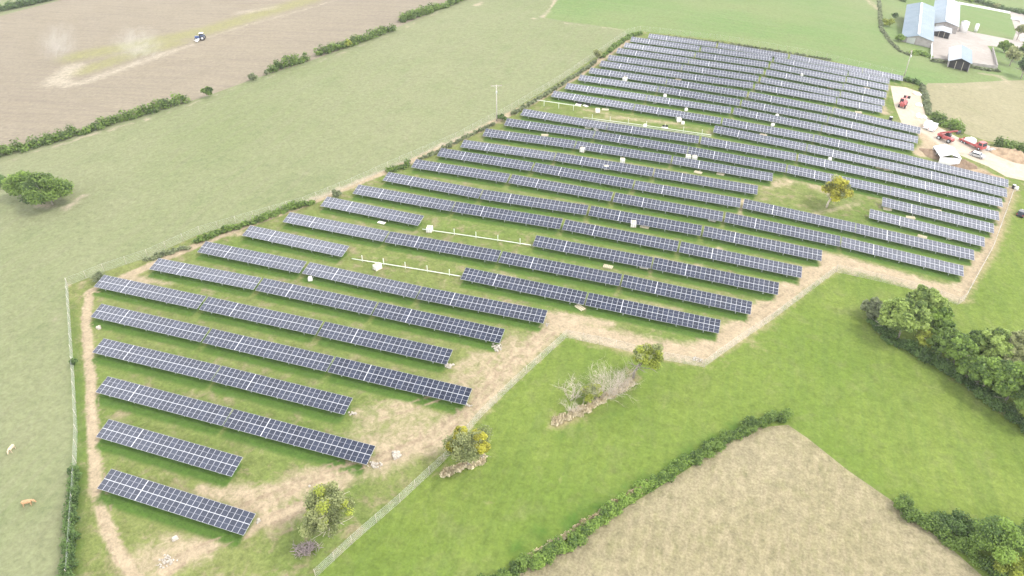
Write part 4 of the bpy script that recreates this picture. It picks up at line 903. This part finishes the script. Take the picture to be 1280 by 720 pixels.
telehandler('red machine with dark cab standing alone on the pale hardcore', (1128, 133), R(75), .12, scale=1.15)
telehandler('red loader with raised boom beside the dense dark hedge', (1181, 176), R(-40), .45, scale=1.15)
def lorry(label, base, rz):
    root = empty('flatbed_lorry', at(*base), (0, 0, rz), label, 'lorry')
    mb = MB(); mb.box((-.6, 0, .85), (6.6, 2.1, .28), bev=.04); mb.build('flatbed', M_red, root)
    mb = MB(); mb.prism([(2.75, .55), (4.55, .55), (4.6, 1.4), (4.3, 2.6), (2.8, 2.65)], -1.1, 1.1); cab = mb.build('cab', M_red, root)
    mb = MB(); mb.add([(4.6, -.98, 1.5), (4.6, .98, 1.5), (4.34, .94, 2.48), (4.34, -.94, 2.48)], [(0, 1, 2, 3)]); mb.build('windscreen', M_glass, cab)
    for sy in (-1, 1):
        mb = MB(); mb.add([(3.1, sy*1.11, 1.6), (4.3, sy*1.11, 1.6), (4.15, sy*1.11, 2.4), (3.1, sy*1.11, 2.4)], [(0, 1, 2, 3)]); mb.build('side_window', M_glass, cab)
        for x in (-2.6, -1.5, 3.6): wheel(root, x, sy*.95, .48, .34)
        mb = MB(); mb.box((-.6, sy*1.08, 1.15), (6.4, .05, .45)); mb.build('sideboard', M_red, root)
    return root
lorry('red flatbed lorry carrying a white load near the grey rubble', (1213, 182), R(-48))
o = MB(); o.box((0, 0, .55), (3.6, 1.8, 1.1), bev=.22, taper=.9); o.box((.3, .2, 1.3), (2.2, 1.3, .5), bev=.2, taper=.85)
b = at(1213, 182); tag(o.build('sheeted_load', M_white, None, b+Vector((-.6*math.cos(R(-48)), -.6*math.sin(R(-48)), .99)), (0, 0, R(-48))), 'white sheeted load on the red flatbed lorry', 'load')
def tractor(label, base, rz):
    root = empty('farm_tractor', at(*base), (0, 0, rz), label, 'tractor')
    mb = MB(); mb.box((1.35, 0, 1.35), (2.3, .95, .85), bev=.16); mb.box((.2, 0, .95), (3.4, .6, .5), bev=.06); mb.build('bonnet', M_blue, root)
    c = MB(); c.prism([(-1.1, 1.1), (.45, 1.1), (.5, 1.8), (.3, 2.85), (-1.0, 2.85)], -.8, .8); cab = c.build('cab', M_glass, root)
    r = MB(); r.box((-.35, 0, 2.92), (1.65, 1.75, .16), bev=.06); r.build('cab_roof', M_wht, cab)
    for sy in (-1, 1):
        wheel(root, -.75, sy*1.05, .95, .6); wheel(root, 2.0, sy*.95, .62, .45)
        m2 = MB(); m2.box((-.75, sy*1.0, 1.98), (1.5, .62, .08), bev=.03); m2.build('mudguard', M_blue, root)
    e = MB(); e.tube([(1.3, .55, 1.6), (1.3, .55, 2.8)], .06, 6); e.build('exhaust', M_black, root)
    return root
t = tractor('blue tractor with white roof working the dusty ploughed field', (252, 50), R(205))
cu = empty('cultivator', at(247, 52.5), (0, 0, R(205)), 'pale cultivator trailed behind the blue tractor', 'cultivator')
mb = MB()
for y in np.linspace(-2, 2, 9): mb.tube([(-.2, float(y), .8), (-.5, float(y), .4), (-.2, float(y), .02)], .04, 5)
mb.build('tines', M_steel, cu)
mb = MB(); mb.box((-.2, 0, .85), (.9, 4.4, .18), bev=.04); mb.box((.7, 0, .8), (1.4, .16, .16)); mb.build('frame', M_wht, cu)

# white site tent, waste drums
tb = at(1181, 199); tent = empty('site_tent', tb, (0, 0, -YAW+R(-12)), 'white site tent with a dark open side next to the hardcore', 'tent')
mb = MB(); mb.prism([(-3.0, 2.3), (0, 3.3), (3.0, 2.3), (3.0, 2.22), (0, 3.22), (-3.0, 2.22)], -4.0, 4.0); mb.build('roof', M_wht, tent)
mb = MB(); mb.box((2.95, 0, 1.1), (.06, 7.9, 2.3)); mb.box((0, -3.97, 1.1), (5.9, .05, 2.3)); mb.box((0, 3.97, 1.1), (5.9, .05, 2.3)); mb.build('wall_sheet', M_wht, tent)
mb = MB()
for x in (-2.9, 2.85):
    for y in (-3.9, 0, 3.9): mb.tube([(x, y, -.3), (x, y, 2.3)], .05, 6)
mb.build('frame_poles', M_steel, tent)
def drum(name, label, base, r, ht, mat):
    mb = MB(); mb.tube([(0, 0, 0), (0, 0, ht*.33), (0, 0, ht*.34), (0, 0, ht*.36), (0, 0, ht*.66), (0, 0, ht*.68), (0, 0, ht)], [r, r, r*1.06, r, r, r*1.06, r], 14)
    root = empty(name, at(*base), (0, 0, 0), label, 'drum'); mb.build('barrel', mat, root)
    mb = MB(); mb.cyl((0, 0, ht+.03), r*.95, .06, 'z', 14); mb.build('lid', M_steel, root)
drum('waste_drum', 'black drum beside the track at the right end of the site', (1266.5, 235.5), .5, 1.1, M_black)
drum('waste_drum', 'white drum beside the black drum at the right end', (1270, 237), .5, .9, M_wht)
drum('waste_drum', 'small black drum on grass left of the hardcore', (1113, 150), .55, 1.1, M_black)
for k, (lab, bs, s) in enumerate((('white pipes stacked along the right edge of hardcore', (1149, 132), 1.0), ('scattered white sacks at the lower right of hardcore', (1151, 146), 1.2), ('white sheet waste at the upper right of hardcore', (1147, 118), .8))):
    rubble(['pipe_stack', 'sack_heap', 'sheet_heap'][k], lab, bs, 16, 1.1*s, .9, M_wht, ['pipes', 'sacks', 'waste heap'][k])

# ------------------------------------------------------------------ farm buildings
def roof_mat(name, a, b_, sc=3.2):
    m, N, L, b = new_mat(name)
    g = N.new('ShaderNodeTexCoord').outputs['Object']
    wv = N.new('ShaderNodeTexWave'); wv.inputs['Scale'].default_value = sc; wv.bands_direction = 'Y'; L.new(g, wv.inputs['Vector'])
    n = noise(N, L, g, .15, 5); c = mix(N, L, ramp(N, L, n, .35, .7), a, b_)
    c = mix(N, L, math_(N, L, 'MULTIPLY', ramp(N, L, noise(N, L, mapping(N, L, g, (.08, .9, 1)), 1, 4), .5, .7), .35), c, tuple(x*.75 for x in a))
    L.new(c, b.inputs['Base Color']); b.inputs['Roughness'].default_value = .6; b.inputs['Specular IOR Level'].default_value = .25
    bp = N.new('ShaderNodeBump'); bp.inputs['Strength'].default_value = .4; bp.inputs['Distance'].default_value = .05; L.new(wv.outputs['Fac'], bp.inputs['Height']); L.new(bp.outputs[0], b.inputs['Normal'])
    return m
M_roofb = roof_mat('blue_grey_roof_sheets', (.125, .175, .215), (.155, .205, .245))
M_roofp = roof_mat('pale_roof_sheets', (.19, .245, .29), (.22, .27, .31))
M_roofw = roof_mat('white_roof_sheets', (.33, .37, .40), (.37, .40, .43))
M_wall = plain('rendered_block_wall', (.32, .30, .28), .9, 0, .15, .6, .1)
M_dark = plain('interior_shade_sheet', (.03, .03, .03), .9)
def shed(name, label, fl, fr, back, eave, rise, roofs, wallm, vents=True, opening=0, skew=0, axis=None):
    """gabled shed: fl/fr are the front corners of the eaves on the photograph, back its length in metres away from the camera"""
    A, B = at(*fl, eave), at(*fr, eave); z = (h(A.x, A.y)+h(B.x, B.y))/2
    wd = math.hypot(B.x-A.x, B.y-A.y); ang = math.atan2(B.y-A.y, B.x-A.x)
    if axis:
        Q = at(*axis, eave); d2 = math.atan2(Q.y-A.y, Q.x-A.x)-math.pi/2; wd *= math.cos(ang-d2); ang = d2
    root = empty(name, (A.x, A.y, z), (0, 0, ang), label, 'shed')
    sk = skew
    f = lambda x, y: (x+sk*y, y)
    mb = MB(); t = .25
    for (x0, x1) in ((0, t), (wd-t, wd)):
        mb.add([(*f(x0, .3), -2), (*f(x1, .3), -2), (*f(x1, back), -2), (*f(x0, back), -2), (*f(x0, .3), eave), (*f(x1, .3), eave), (*f(x1, back), eave), (*f(x0, back), eave)], [(0, 3, 2, 1), (4, 5, 6, 7), (0, 1, 5, 4), (1, 2, 6, 5), (2, 3, 7, 6), (3, 0, 4, 7)])
    for y0 in ((.3, back-.3) if not opening else (back-.3,)):
        P = [(t, -2), (wd-t, -2), (wd-t, eave), (wd/2, eave+rise-.1), (t, eave)]
        mb.add([(*f(x, y0), zz) for x, zz in P]+[(*f(x, y0+.25), zz) for x, zz in P], [(0, 1, 2, 3, 4), (9, 8, 7, 6, 5)]+[(i, i+5, (i+1) % 5+5, (i+1) % 5) for i in range(5)])
    mb.build('wall', wallm, root)
    for side in (0, 1):
        x0, x1, z0, z1 = ((-.5, wd/2-.004, eave-.12, eave+rise), (wd+.5, wd/2+.004, eave-.12, eave+rise))[side]
        v = [(*f(x0, -.4), z0), (*f(x1, -.4), z1), (*f(x1, back+.4), z1), (*f(x0, back+.4), z0)]; v += [(a, b, c+.1) for a, b, c in v]
        q = MB(); q.add(v, [(0, 3, 2, 1), (4, 5, 6, 7), (0, 1, 5, 4), (1, 2, 6, 5), (2, 3, 7, 6), (3, 0, 4, 7)]); q.build('roof_slope', roofs[side], root)
    if vents:
        q = MB(); x = wd/2
        q.add([(*f(x-.5, 2), eave+rise+.08), (*f(x+.5, 2), eave+rise+.08), (*f(x+.5, back-2), eave+rise+.08), (*f(x-.5, back-2), eave+rise+.08), (*f(x-.25, 2), eave+rise+.5), (*f(x+.25, 2), eave+rise+.5), (*f(x+.25, back-2), eave+rise+.5), (*f(x-.25, back-2), eave+rise+.5)], [(0, 3, 2, 1), (4, 5, 6, 7), (0, 1, 5, 4), (1, 2, 6, 5), (2, 3, 7, 6), (3, 0, 4, 7)])
        q.build('ridge_vent', M_wht, root)
    q = MB()
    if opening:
        q.add([(*f(t, opening), -.02), (*f(wd-t, opening), -.02), (*f(wd-t, opening), eave+.2), (*f(wd/2, opening), eave+rise-.2), (*f(t, opening), eave+.2)], [(0, 1, 2, 3, 4)]); q.build('interior_shade_sheet', M_dark, root)  # flat black sheet in the opening, standing in for the shade inside
        for x in (wd/3, wd*2/3):
            p = MB(); p.box((f(x, .1)[0], .1, eave/2), (.2, .2, eave+.4)); p.build('door_pillar', M_post, root)
    else:
        q.box((f(wd*.3, .22)[0], .22, 1.6), (3.4, .1, 3.2)); q.build('sliding_door', M_silver, root)
    return root
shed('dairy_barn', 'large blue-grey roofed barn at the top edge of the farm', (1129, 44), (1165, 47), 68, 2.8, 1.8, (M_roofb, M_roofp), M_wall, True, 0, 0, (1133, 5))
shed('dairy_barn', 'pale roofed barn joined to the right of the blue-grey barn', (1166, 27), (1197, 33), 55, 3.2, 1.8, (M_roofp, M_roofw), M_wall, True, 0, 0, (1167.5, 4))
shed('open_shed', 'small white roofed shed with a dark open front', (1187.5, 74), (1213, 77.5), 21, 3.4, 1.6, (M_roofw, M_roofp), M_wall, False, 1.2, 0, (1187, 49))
def low_wall(label, a, b, ht, mat=M_wall):
    A, B = at(*a), at(*b); mb = MB(); D = B-A; L_ = D.length
    k = max(1, int(L_/4)); n = Vector((-D.y, D.x, 0)).normalized()*.15; v = []; f = []
    for i in range(k+1):
        q = A.lerp(B, i/k); q.z = h(q.x, q.y); q = q-A
        v += [q-n+Vector((0, 0, -.5)), q+n+Vector((0, 0, -.5)), q+n+Vector((0, 0, ht)), q-n+Vector((0, 0, ht))]
    for i in range(k):
        for j in range(4): f.append((4*i+j, 4*i+(j+1) % 4, 4*i+4+(j+1) % 4, 4*i+4+j))
    f += [(0, 3, 2, 1), (4*k, 4*k+1, 4*k+2, 4*k+3)]
    mb.add(v, f); tag(mb.build('yard_wall', mat, None, A), label, 'wall')
low_wall('white wall down the left side of the concrete yard', (1163.5, 55), (1163.5, 74), 1.6, M_wht)
low_wall('long low wall along the lower edge of the yard', (1164, 75), (1246, 86), 1.2)
low_wall('white rail wall behind the paddock at the top right', (1198, 5), (1262, 17), 1.3, M_wht)
low_wall('short wall closing the right side of the yard', (1240, 62), (1246, 85), 1.3)
def tank(label, base, r, ht, rz=0):
    root = empty('storage_tank', at(*base), (0, 0, rz), label, 'tank')
    mb = MB(); mb.tube([(0, 0, 0), (0, 0, ht)], r, 20); mb.build('tank_wall', M_wht, root)
    mb = MB(); mb.tube([(0, 0, ht), (0, 0, ht+r*.3)], [r, r*.15], 20); mb.build('tank_top', M_silver, root)
tank('white upright tank at the corner of the pale roofed barn', (1203, 40), 2.0, 5.2)
tank('slender white feed bin beside the paddock', (1219, 40), .9, 4.2)
# parlour roofs in the corner between the barns
shed('lean_to', 'low white lean-to in the corner between the two barns', (1168, 37), (1188, 39), 9, 2.8, .7, (M_roofw, M_roofw), M_wall, False, .6, 0, (1169, 28))
# bagged silage at the right edge
for k, (lab, u, v) in enumerate((('white wrapped bale row nearest the paddock corner', 1268, 25), ('white wrapped bale row right at the top right edge', 1280, 30), ('white wrapped bale heap below the two bale rows', 1277, 40), ('white wrapped bale heap by the road at the right edge', 1280, 52))):
    b = at(u, v); root = empty('bale_stack', b, (0, 0, -YAW-.5), lab, 'bales', 'wrapped bales at the right edge')
    for i in range(4):
        for j in range(2):
            mb = MB(); mb.tube([(i*1.5-2.2, j*1.4-.65, .65), (i*1.5-2.1, j*1.4-.65, .65), (i*1.5-1.0, j*1.4-.65, .65), (i*1.5-.9, j*1.4-.65, .65)], [.5, .65, .65, .5], 14); mb.build('bale', M_wht, root)

# ------------------------------------------------------------------ grazing calves
def calf(label, base, rz, col, s=1.0, head=-.1):
    m = plain('short_coat', col, .85, 0, .2, 5, .1)
    root = empty('grazing_calf', at(*base), (0, 0, rz), label, 'calf', 'calves in the left pasture'); root.scale = (s,)*3
    mb = MB()
    mb.tube([(-.72, 0, .98), (-.62, 0, .95), (-.3, 0, .92), (.1, 0, .9), (.45, 0, .95), (.62, 0, 1.0)], [.1, .25, .31, .32, .28, .14], 12)
    mb.tube([(.45, 0, 1.02), (.72, 0, 1.05), (.95, 0, .82)], [.2, .15, .12], 10)
    mb.tube([(.88, 0, .92), (1.02, 0, .74), (1.12, 0, .5), (1.16, 0, .42)], [.12, .14, .09, .07], 10)
    for sy in (-1, 1):
        mb.tube([(.42, sy*.15, .9), (.44, sy*.16, .55), (.42, sy*.16, .3), (.43, sy*.16, 0)], [.12, .075, .05, .055], 8)
        mb.tube([(-.55, sy*.15, .95), (-.48, sy*.17, .62), (-.64, sy*.16, .38), (-.6, sy*.16, 0)], [.17, .11, .055, .055], 8)
        mb.tube([(.9, sy*.1, .95), (.88, sy*.27, .93)], [.05, .03], 6)
    mb.tube([(-.74, 0, 1.05), (-.84, 0, .85), (-.84, 0, .5)], [.04, .025, .035], 6)
    o = mb.build('body', m, root)
    r = o.modifiers.new('skin', 'REMESH'); r.mode = 'VOXEL'; r.voxel_size = .035; r.use_smooth_shade = True
    sm = o.modifiers.new('soft', 'SMOOTH'); sm.factor = .5; sm.iterations = 4
calf('pale cream calf grazing upper left in the pasture', (16, 564), R(-75), (.55, .44, .31), .95)
calf('ginger calf grazing lower left in the pasture', (36, 632), R(35), (.44, .27, .15), 1.05)

# ------------------------------------------------------------------ dust behind the plough
def dust(label, base, top_v, wpx, dens, rz):
    b = at(*base); s = mpp(*base); ht = tall(base[0], base[1], top_v); wd = wpx*s
    m = bpy.data.materials.new('drifting_dust'); m.use_nodes = True; N = m.node_tree.nodes; L = m.node_tree.links
    N.remove(N['Principled BSDF']); pv = N.new('ShaderNodeVolumePrincipled'); pv.inputs['Color'].default_value = (.93, .88, .80, 1); pv.inputs['Anisotropy'].default_value = .2
    g = N.new('ShaderNodeTexCoord').outputs['Object']
    ln = N.new('ShaderNodeVectorMath'); ln.operation = 'LENGTH'; L.new(g, ln.inputs[0])
    fall = ramp(N, L, ln.outputs['Value'], 1.0, .0)
    nz = ramp(N, L, noise(N, L, mapping(N, L, g, (2.4, 2.4, 1.1)), 1.0, 6, .7, 1.6),   .36, .74)
    sz = N.new('ShaderNodeSeparateXYZ'); L.new(g, sz.inputs[0]); low = N.new('ShaderNodeMapRange'); low.inputs['From Min'].default_value = -1; low.inputs['From Max'].default_value = 1; low.inputs['To Min'].default_value = 1.6; low.inputs['To Max'].default_value = .35; L.new(sz.outputs['Z'], low.inputs['Value'])
    L.new(math_(N, L, 'MULTIPLY', math_(N, L, 'MULTIPLY', math_(N, L, 'MULTIPLY', fall, nz), low.outputs[0]), dens), pv.inputs['Density'])
    L.new(pv.outputs[0], N['Material Output'].inputs['Volume'])
    mb = MB(); mb.ball((0, 0, 0), (1, 1, 1), 0, 20, 12)
    o = mb.build('dust_cloud', m, None, b+Vector((0, 0, ht*.46)), (0, .45, rz)); o.scale = (wd*.42, wd*.7, ht*.56); tag(o, label, 'dust cloud')
dust('tall pale dust cloud on the left over the ploughed field', (82, 76), 22, 58, .085, -YAW)
dust('low wide dust cloud on the right behind the blue tractor', (178, 72), 34, 84, .10, -YAW)

# ------------------------------------------------------------------ HAZE: thin summer air over the whole place
hm = bpy.data.materials.new('summer_haze'); hm.use_nodes = True; N = hm.node_tree.nodes; L = hm.node_tree.links
N.remove(N['Principled BSDF']); pv = N.new('ShaderNodeVolumePrincipled'); pv.inputs['Color'].default_value = (.96, .97, 1.0, 1)
pv.inputs['Density'].default_value = .00014; pv.inputs['Anisotropy'].default_value = .2; L.new(pv.outputs[0], N['Material Output'].inputs['Volume'])
zmin = min(v.co.z for o in SC.objects if o.type == 'MESH' and o.get('kind') == 'structure' for v in o.data.vertices)
mb = MB(); mb.box((50, 1500, (zmin-1+CAM_H+6)/2), (8400, 8400, CAM_H+6-zmin+1)); tag(mb.build('haze', hm), kind='stuff')
